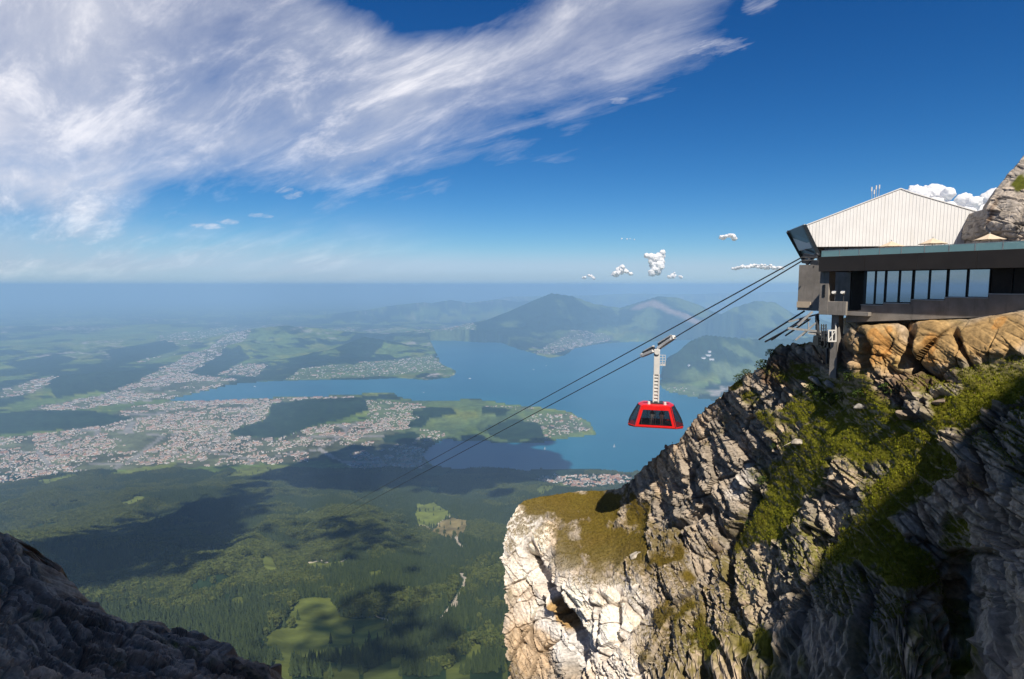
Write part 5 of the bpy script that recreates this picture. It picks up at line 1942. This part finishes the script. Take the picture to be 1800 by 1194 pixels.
def cloud(center, puffs, label, ico=ICO4, rough=0.35, name='cumulus_cloud', group=None, billow=0, voxel=0.0, mat=None):
    """heaped cloud: overlapping puffs, each with its own billows"""
    VV, FF = [], []
    rr = random.Random(len(puffs) * 7 + int(abs(center[0])))
    allp = [(p, ico) for p in puffs]
    if billow:
        for (x, y, z, r, sq) in puffs:
            for _ in range(billow):
                v = Vector((rr.gauss(0, 1), rr.gauss(0, 1), rr.gauss(0.25, 1))).normalized()
                q = r * rr.uniform(0.22, 0.42)
                b = (x + v.x * r * 0.86, y + v.y * r * 0.86, z + v.z * r * 0.86 * sq)
                allp.append(((*b, q, 0.9), ICO2))
                for _2 in range(3):
                    u = (v + 0.8 * Vector((rr.gauss(0, 1), rr.gauss(0, 1), rr.gauss(0, 1)))).normalized()
                    allp.append(((b[0] + u.x * q * 0.85, b[1] + u.y * q * 0.85, b[2] + u.z * q * 0.85, q * rr.uniform(0.3, 0.5), 0.9), ICO2))
    nv = 0
    for k, ((x, y, z, r, sq), (V0, F0)) in enumerate(allp):
        q = V0 * 1.0
        n = fbm(V0 * 1.7 + k * 13.1, 4, 0.55, 900 + k) * 0.55 + np.abs(fbm(V0 * 3.6 + k * 7.7, 3, 0.55, 950 + k)) * 0.35
        q = V0 * (1 + rough * 1.5 * n)[:, None] * r
        q[:, 2] *= sq
        VV.append(q + np.array([x, y, z])); FF.append(F0 + nv); nv += len(V0)
    me = fast_mesh(name, np.concatenate(VV), np.concatenate(FF), mat or M['cloud'], smooth=True)
    o = link(name, me)
    o.location = Vector(center)
    if voxel:
        rm = o.modifiers.new('merge', 'REMESH'); rm.mode = 'VOXEL'; rm.voxel_size = voxel; rm.use_smooth_shade = True
        sm = o.modifiers.new('soften', 'SMOOTH'); sm.factor = 0.5; sm.iterations = 6
        for nm, sz, st in (('billows', 8.0, 4.5), ('curls', 3.0, 1.8)):
            tx = bpy.data.textures.new('cloud_' + nm, 'CLOUDS')
            tx.noise_scale = voxel * sz; tx.noise_depth = 3; tx.noise_type = 'SOFT_NOISE'
            dm = o.modifiers.new(nm, 'DISPLACE'); dm.texture = tx; dm.strength = voxel * st; dm.mid_level = 0.5; dm.texture_coords = 'LOCAL'
    tag(o, label, 'cloud', group)
    return o


def heap(seed, w, h, n, flat=0.0):
    rr = random.Random(seed)
    out = []
    for i in range(n):
        x = rr.uniform(-0.5, 0.5) * w
        top = h * (1 - (2 * x / w) ** 2) ** 0.6 * (0.6 + 0.4 * rr.random())
        r = rr.uniform(0.10, 0.22) * min(w, h * 1.6)
        out.append((x * 0.9, rr.uniform(-0.25, 0.25) * w, max(0, top - r) * rr.uniform(0.35, 1.0), r, 0.85))
    return out


def build_clouds():
    def unit(px, py, d, wpx):
        return at(px, py, d), wpx * d / FPX
    d = 14000.0
    k = d / FPX
    # the bank behind the hall roof, crowns as they stand over the roof line
    pf = []
    rr = random.Random(4)
    crest = [(1570, 352), (1595, 336), (1620, 326), (1640, 323), (1665, 330), (1690, 340), (1712, 345), (1730, 336), (1755, 330), (1790, 322), (1830, 330)]
    c0 = at(1680, 420, d)
    for (px, py) in crest:
        for j in range(4):
            r = rr.uniform(11, 20) * k
            p = at(px + rr.uniform(-10, 10), py + j * 24 + r / k * 0.95, d + rr.uniform(-300, 500)) - c0
            pf.append((p[0], p[1], p[2], r, 0.9))
    cloud(c0, pf, 'bright white cumulus bank towering behind the station roof', ICO3, 0.25, billow=3, voxel=16.0)
    d = 36000.0
    k = d / FPX
    for (px, py, w, h, n, lab, sd) in ((1096, 482, 33, 19, 9, 'small round white cumulus low over the mountains', 11),
                                      (1281, 420, 30, 16, 7, 'small ragged cumulus alone in the sky between the ropes and the two low clouds', 13),
                                      (1187, 488, 28, 12, 6, 'thin low cumulus shred beside the two bright small clouds', 14),
                                      (1330, 472, 84, 11, 40, 'long low cumulus row by the upper ropes', 15),
                                      (1034, 489, 22, 9, 5, 'faint small cumulus over the highest far peak', 17),
                                      (1104, 421, 34, 4, 6, 'thin flat cloud streak above the small round cumulus', 20)):
        c = at(px, py, d)
        pf = heap(sd, w * k, h * k, n * 2)
        pf = [(x, y, z, r * 0.95, 0.8) for (x, y, z, r, s) in pf]
        cloud(c, pf, lab, ICO2, 0.3, billow=2, voxel=24.0)
    # the hooked one: a stem with a bent head
    c = at(1150, 480, d)
    pf = []
    for (dx, dy, r) in ((-4, 0, 7), (2, -5, 9), (8, -12, 9), (10, -20, 9), (4, -26, 8), (-6, -28, 7), (-14, -30, 5), (12, -30, 8), (14, -36, 5), (-8, -20, 4), (0, -14, 8), (6, -2, 7)):
        pf.append((dx * k, random.uniform(-5, 5) * k, -dy * k, r * k, 0.9))
    cloud(c, pf, 'small white cumulus with a bent tower head', ICO2, 0.3, billow=2, voxel=24.0)
    # the clouds overhead whose shadows lie on the forest and the bay
    alt = 2300.0
    rr = random.Random(9)

    def shade(px_pts, n, rmin, rmax, lab, soft=1.0):
        """broken cloud field above: its shadow falls round these places of the ground"""
        G = ground_hits(px_pts)
        pf = []
        cen = G.mean(0)
        c0 = cen + SUN * ((alt - cen[2]) / SUN[2])
        for i in range(n):
            a, b = rr.randrange(len(G)), rr.randrange(len(G))
            t = rr.random() * 0.6
            g = G[a] * (1 - t) + G[b] * t
            p = g + SUN * ((alt - g[2]) / SUN[2]) - c0
            r = rr.uniform(rmin, rmax)
            pf.append((p[0] + rr.gauss(0, 70 * soft), p[1] + rr.gauss(0, 70 * soft), rr.uniform(0, 90), r, 0.6))
        cloud(c0, pf, lab, ICO2, 0.6)
    shade([(95, 1000), (150, 985), (210, 960), (270, 935), (330, 910), (390, 885), (430, 872), (170, 1005), (250, 985), (320, 950), (370, 915), (300, 930), (230, 965)], 1100, 14, 50, 'broken cumulus floating over the near spruce forest, shading its slope', 2.0)
    shade([(500, 838), (560, 820), (620, 810), (680, 800), (740, 795), (800, 790), (860, 790), (920, 795), (940, 815), (900, 830), (840, 835), (780, 840), (720, 835), (660, 830), (600, 835), (560, 845), (620, 850), (700, 850), (800, 855), (880, 850), (750, 820), (850, 812)], 900, 60, 140, 'wide broken cumulus floating over the bay, shading water and shore', 2.6)
    shade([(590, 930), (610, 940), (640, 955), (620, 915), (660, 975)], 170, 8, 26, 'small broken cumulus floating over the middle of the forest', 1.5)
    shade([(620, 1070), (650, 1100), (670, 1130), (640, 1085), (700, 1150), (660, 1150), (720, 1170)], 190, 7, 20, 'small torn cumulus floating over the alpine meadow, shading part of it', 1.0)


build_clouds()


# ---- turf on the ledges
def build_turf():
    px, py = MPX.ravel(), MPY.ravel()
    g = MGR.ravel(); P = MG.reshape(-1, 3); N = MN.reshape(-1, 3)
    rows = np.arange(MPX.shape[0])[:, None].repeat(MPX.shape[1], 1).ravel()
    ok = np.nonzero((g > 0.42) & (px > 880) & (px < 1830) & (py < 1210) & (rows < 470))[0]
    n = min(22000, len(ok))
    pick = RNG.choice(ok, n, replace=False)
    p = P[pick] + 0.05 * RNG.standard_normal((n, 3))
    nb = 4
    V = np.empty((n, nb, 3, 3)); C = np.empty((n, nb, 3, 3))
    f = sstep(1230, 1350, px[pick])
    base = np.array([0.130, 0.098, 0.018]) * (1 - f)[:, None] + np.array([0.155, 0.165, 0.010]) * f[:, None]
    tone = (0.85 + 0.35 * RNG.random(n))[:, None]
    base = base * tone
    dry = RNG.random(n) < 0.04
    base[dry] = np.array([0.20, 0.16, 0.07])
    sz = (0.05 + 0.10 * RNG.random(n)) * (1 + 0.4 * (RNG.random(n) < 0.15))
    for b in range(nb):
        a = RNG.random(n) * 6.28
        dirv = np.stack([np.cos(a), np.sin(a), np.zeros(n)], 1)
        sidev = np.stack([-np.sin(a), np.cos(a), np.zeros(n)], 1)
        w = 0.024
        V[:, b, 0] = p - sidev * w + dirv * 0.04
        V[:, b, 1] = p + sidev * w + dirv * 0.04
        V[:, b, 2] = p + dirv * (sz * 0.7)[:, None] + np.array([0, 0, 1.0]) * (sz * (0.7 + 0.5 * RNG.random(n)))[:, None]
        C[:, b] = base[:, None]
    F = np.arange(n * nb * 3).reshape(-1, 3)
    me = fast_mesh('turf', V.reshape(-1, 3), F, M['turf'], smooth=False)
    set_col(me, 'Col', C.reshape(-1, 3))
    tag(link('turf', me), 'short mountain turf growing on the ledges of the limestone ridge', 'grass', kind='stuff')


M['turf'] = mat_attr('turf_blades', 0.9, 1.5, 0.25, spec=0.1)
build_turf()


def surf(px, py):
    """nearest built point of the ridge seen at this photo position"""
    m = MPX.shape[0] - 36
    d = (MPX[:m] - px) ** 2 + (MPY[:m] - py) ** 2
    i = np.unravel_index(np.argmin(d), d.shape)
    return MG[i], MN[i]


# ---- low shrubs and boulders on the ridge
def build_shrubs_boulders():
    rr = random.Random(5)
    me_list = []
    for s in range(3):
        V, F = [], []
        for k in range(260):
            a = rr.random() * 6.28; z = rr.random() ** 0.7
            q = 0.55 * math.sqrt(max(0.04, 1 - (z - 0.35) ** 2 / 0.5)) * rr.random() ** 0.5
            c = Vector((q * math.cos(a), q * math.sin(a), z * 0.75))
            u = Vector((rr.uniform(-1, 1), rr.uniform(-1, 1), rr.uniform(-.6, .6))).normalized() * 0.07
            v = Vector((rr.uniform(-1, 1), rr.uniform(-1, 1), rr.uniform(-.6, .6))).normalized() * 0.045
            b = len(V)
            V += [tuple(c - u), tuple(c + v), tuple(c + u), tuple(c - v)]
            F.append((b, b + 1, b + 2, b + 3))
        me = bpy.data.meshes.new('shrub_foliage'); me.from_pydata(V, [], F); me.materials.append(M['shrub'])
        me_list.append(me)
    st = MB()
    for k in range(5):
        a = k * 1.3
        st.tube([(0, 0, -0.1), (0.2 * math.cos(a), 0.2 * math.sin(a), 0.25), (0.36 * math.cos(a), 0.36 * math.sin(a), 0.55)], 0.03, 5, 0.008)
    sm = bpy.data.meshes.new('shrub_stem'); sm.from_pydata(st.v, [], st.f); sm.materials.append(M['bark'])
    where = [(1300, 672, 'low shrub on the skyline edge of the ridge', 1.1), (1316, 662, 'low shrub on the skyline edge of the ridge', 0.9), (1338, 648, 'low shrub on the skyline edge of the ridge', 1.3), (1358, 628, 'low shrub on the skyline edge of the ridge', 1.0),
             (1425, 690, 'dark shrub in the bright turf below the rope deck', 1.2), (1442, 700, 'dark shrub in the bright turf below the rope deck', 1.0), (1462, 712, 'dark shrub in the bright turf below the rope deck', 1.3), (1485, 705, 'dark shrub in the bright turf below the rope deck', 1.0),
             (1520, 700, 'shrub growing at the foot of the ochre rock under the windows', 1.0), (1552, 690, 'shrub growing at the foot of the ochre rock under the windows', 1.1), (1500, 668, 'shrub growing at the foot of the ochre rock under the windows', 0.9),
             (1320, 880, 'shrub in the cleft of the ridge', 1.1), (1305, 925, 'shrub in the cleft of the ridge', 1.0), (1340, 850, 'shrub in the cleft of the ridge', 0.9), (1360, 790, 'shrub on the pale rib between cleft and turf', 0.8)]
    for px, py, lab, s in where:
        p, n = surf(px, py)
        e = empty('alpine_shrub', tuple(p)); e.scale = (s, s, s * 0.9); e.rotation_euler = (0, 0, rr.random() * 6)
        link('foliage', rr.choice(me_list), e); link('stem', sm, e)
        tag(e, lab, 'shrub', 'low shrubs on the ridge')
    bl = [(1600, 728, 1.25, (0.235, 0.185, 0.14), 'broad brown boulder lying on the bare path below the ochre rock'), (1655, 705, 0.6, (0.25, 0.195, 0.145), 'smaller brown boulder beside the broad one on the bare path'),
          (1435, 668, 0.7, (0.36, 0.33, 0.29), 'pale boulder in the turf under the rope deck'), (1460, 672, 0.6, (0.33, 0.31, 0.28), 'pale grey boulder touching the turf bank beside the column foot'),
          (1520, 712, 0.7, (0.27, 0.26, 0.24), 'whitish boulder in the green turf below the windows'), (1405, 775, 0.7, (0.38, 0.34, 0.28), 'pale boulder at the lower lip of the bright turf'),
          (1470, 840, 0.55, (0.40, 0.34, 0.26), 'small buff boulder in the green slope by the shadow edge'), (1500, 850, 0.6, (0.36, 0.33, 0.30), 'small grey boulder at the shadow edge of the green slope'),
          (1120, 975, 0.9, (0.40, 0.36, 0.30), 'pale boulder on the dry turf of the limestone nose')]
    for k, (px, py, s, c, lab) in enumerate(bl):
        p, n = surf(px, py)
        bm = bmesh.new()
        for i in range(17):
            v = Vector((rr.gauss(0, 1), rr.gauss(0, 1), rr.gauss(0, 1))).normalized()
            bm.verts.new((v.x * 1.0, v.y * 0.75, v.z * 0.42))
        h = bmesh.ops.convex_hull(bm, input=bm.verts)
        bmesh.ops.delete(bm, geom=[g for g in h['geom_interior'] if isinstance(g, bmesh.types.BMVert)], context='VERTS')
        bmesh.ops.bevel(bm, geom=list(bm.edges), offset=0.04, segments=1, affect='EDGES')
        bmesh.ops.triangulate(bm, faces=bm.faces)
        bmesh.ops.subdivide_edges(bm, edges=bm.edges, cuts=2, use_grid_fill=True)
        V = np.array([v.co[:] for v in bm.verts])
        dn = 0.06 * fbm(V * 2.5 + k * 5, 4, 0.6, 970 + k)
        for v, q in zip(bm.verts, dn):
            v.co += v.co.normalized() * float(q)
        me = bpy.data.meshes.new('boulder'); bm.to_mesh(me); bm.free()
        key = 'boulder_%d' % k
        M[key] = mat_plain(key, c, 0.95, 0, 0.15, 0.35, 2.5, 0.8, 6)
        me.materials.append(M[key])
        o = link('boulder', me)
        o.location = Vector(p) + Vector((0, 0, -0.16 * s)); o.scale = (s, s, s)
        o.rotation_euler = (R(rr.uniform(-25, 0)), R(rr.uniform(-25, 25)), rr.random() * 3)
        tag(o, lab, 'boulder')


build_shrubs_boulders()


# ---- boats on the lake
def build_boats():
    def boat(px, py, L, lab, sail=False):
        g = on_plain(px, py, LAKE_Z)
        z = LAKE_Z - (g[0] ** 2 + g[1] ** 2) / (2 * EARTH)
        e = empty('boat', (g[0], g[1], z)); e.rotation_euler = (0, 0, random.uniform(-0.6, 0.6))
        B = L * 0.24
        hull = [(-0.5, -0.42), (0.2, -0.5), (0.42, -0.28), (0.5, 0), (0.42, 0.28), (0.2, 0.5), (-0.5, 0.42)]
        V = [(x * L * 0.94, y * B * 0.75, -0.03 * L) for x, y in hull] + [(x * L, y * B, 0.07 * L) for x, y in hull]
        n = len(hull)
        F = [tuple(reversed(range(n))), tuple(range(n, 2 * n))] + [(i, (i + 1) % n, n + (i + 1) % n, n + i) for i in range(n)]
        MB().add(V, F).build('hull', M['hanger'], e)
        if sail:
            MB().tube([(0.05 * L, 0, 0.07 * L), (0.05 * L, 0, 1.3 * L)], 0.01 * L, 6).build('mast', M['steel'], e)
            MB().prism([(0.03 * L, 0, 0.2 * L), (-0.45 * L, 0, 0.2 * L), (0.03 * L, 0, 1.25 * L)], (0, 0.012 * L, 0)).build('sail', M['cloth_pale'], e)
        else:
            MB().box((-0.05 * L, 0, 0.125 * L), (0.66 * L, B * 0.8, 0.10 * L)).build('deckhouse', M['white_metal'], e)
            MB().box((0.08 * L, 0, 0.21 * L), (0.30 * L, B * 0.6, 0.07 * L)).build('wheelhouse', M['white_metal'], e)
        tag(e, lab, 'boat', 'boats on the lake')
    boat(826, 666, 55, 'white passenger ship off the wooded northern point of the lake')
    boat(448, 680, 50, 'white passenger ship in the narrow lake arm before the town')
    boat(938, 650, 36, 'white boat in open water before the far village shore')
    boat(960, 643, 30, 'small white boat beside the far village shore')
    boat(1080, 786, 26, 'white sailing boat off the tip of the peninsula', True)
    boat(958, 790, 24, 'white sailing boat near the wooded south shore of the peninsula', True)
    boat(745, 690, 30, 'small white boat near the north shore of the peninsula')


build_boats()


# ---- farmsteads in the clearings, hotel on the cliff mountain
def build_farms():
    def house(name, px, py, sx, sy, sz, lab, cat, wall, roof, grp=None):
        g = ground_hits([(px, py)])[0]
        z = float(height(np.array([g[0]]), np.array([g[1]]))[0])
        e = empty(name, (g[0], g[1], z)); e.scale = (sx, sy, sz); e.rotation_euler = (0, 0, random.uniform(-0.5, 0.5))
        mesh_obj('wall', HV, HF, wall, e); mesh_obj('roof', RV, RF, roof, e)
        tag(e, lab, cat, grp)
    house('mountain_inn', 876, 1133, 34, 18, 13, 'long grey-roofed mountain inn in the clearing below the limestone nose', 'house', M['house_wall'], M['house_roof_grey'])
    house('alpine_hut', 866, 1128, 14, 10, 8, 'small hut beside the long mountain inn', 'hut', M['wood'], M['house_roof_grey'])
    house('farmhouse', 805, 982, 15, 11, 9, 'white farmhouse alone in the forest below the twin clearing', 'house', M['house_wall'], M['house_roof'])
    house('farmhouse', 867, 932, 18, 12, 9, 'red-roofed farmhouse in the forest beside the limestone nose', 'house', M['house_wall'], M['house_roof'])
    house('farmhouse', 288, 1028, 24, 13, 10, 'pale farmhouse in the forest gap over the dark shoulder', 'house', M['house_wall'], M['house_roof_grey'])
    house('farmhouse', 345, 1012, 17, 11, 9, 'small pale farmhouse in the forest up from the gap farmhouse', 'house', M['house_wall'], M['house_roof'])
    house('farmhouse', 694, 950, 17, 11, 9, 'whitish farmhouse by the end of a short forest track', 'house', M['house_wall'], M['house_roof_grey'])
    for k, (px, py, s) in enumerate(((1236, 631, 90), (1244, 626, 110), (1251, 633, 80), (1247, 620, 60), (1211, 645, 40))):
        house('hotel_block', px, py, s, 26, 30, 'white hotel block high on the cliff mountain across the lake', 'building', M['white_metal'], M['house_roof_grey'], 'hotel on the cliff mountain')


build_farms()

# ------------------------------------------------------------------ haze
def build_haze():
    lo = GROUND_MIN - 1.0
    b = MB().box((0, 0, (HAZE_TOP + lo) / 2), (320000, 320000, HAZE_TOP - lo))
    o = b.build('haze', None)
    m = bpy.data.materials.new('valley_haze'); m.use_nodes = True
    g = NT(m.node_tree)
    g.n.clear()
    out = g.new('ShaderNodeOutputMaterial')
    v = g.new('ShaderNodeVolumePrincipled')
    v.inputs['Color'].default_value = (0.42, 0.68, 0.98, 1)
    v.inputs['Density'].default_value = HAZE_DENSITY
    v.inputs['Anisotropy'].default_value = 0.02
    g.l.new(v.outputs[0], out.inputs['Volume'])
    o.data.materials.append(m)
    tag(o, 'pale blue summer haze lying over the valley', 'haze', kind='stuff')


HAZE_TOP = 80.0
HAZE_DENSITY = 6.0e-5
build_haze()
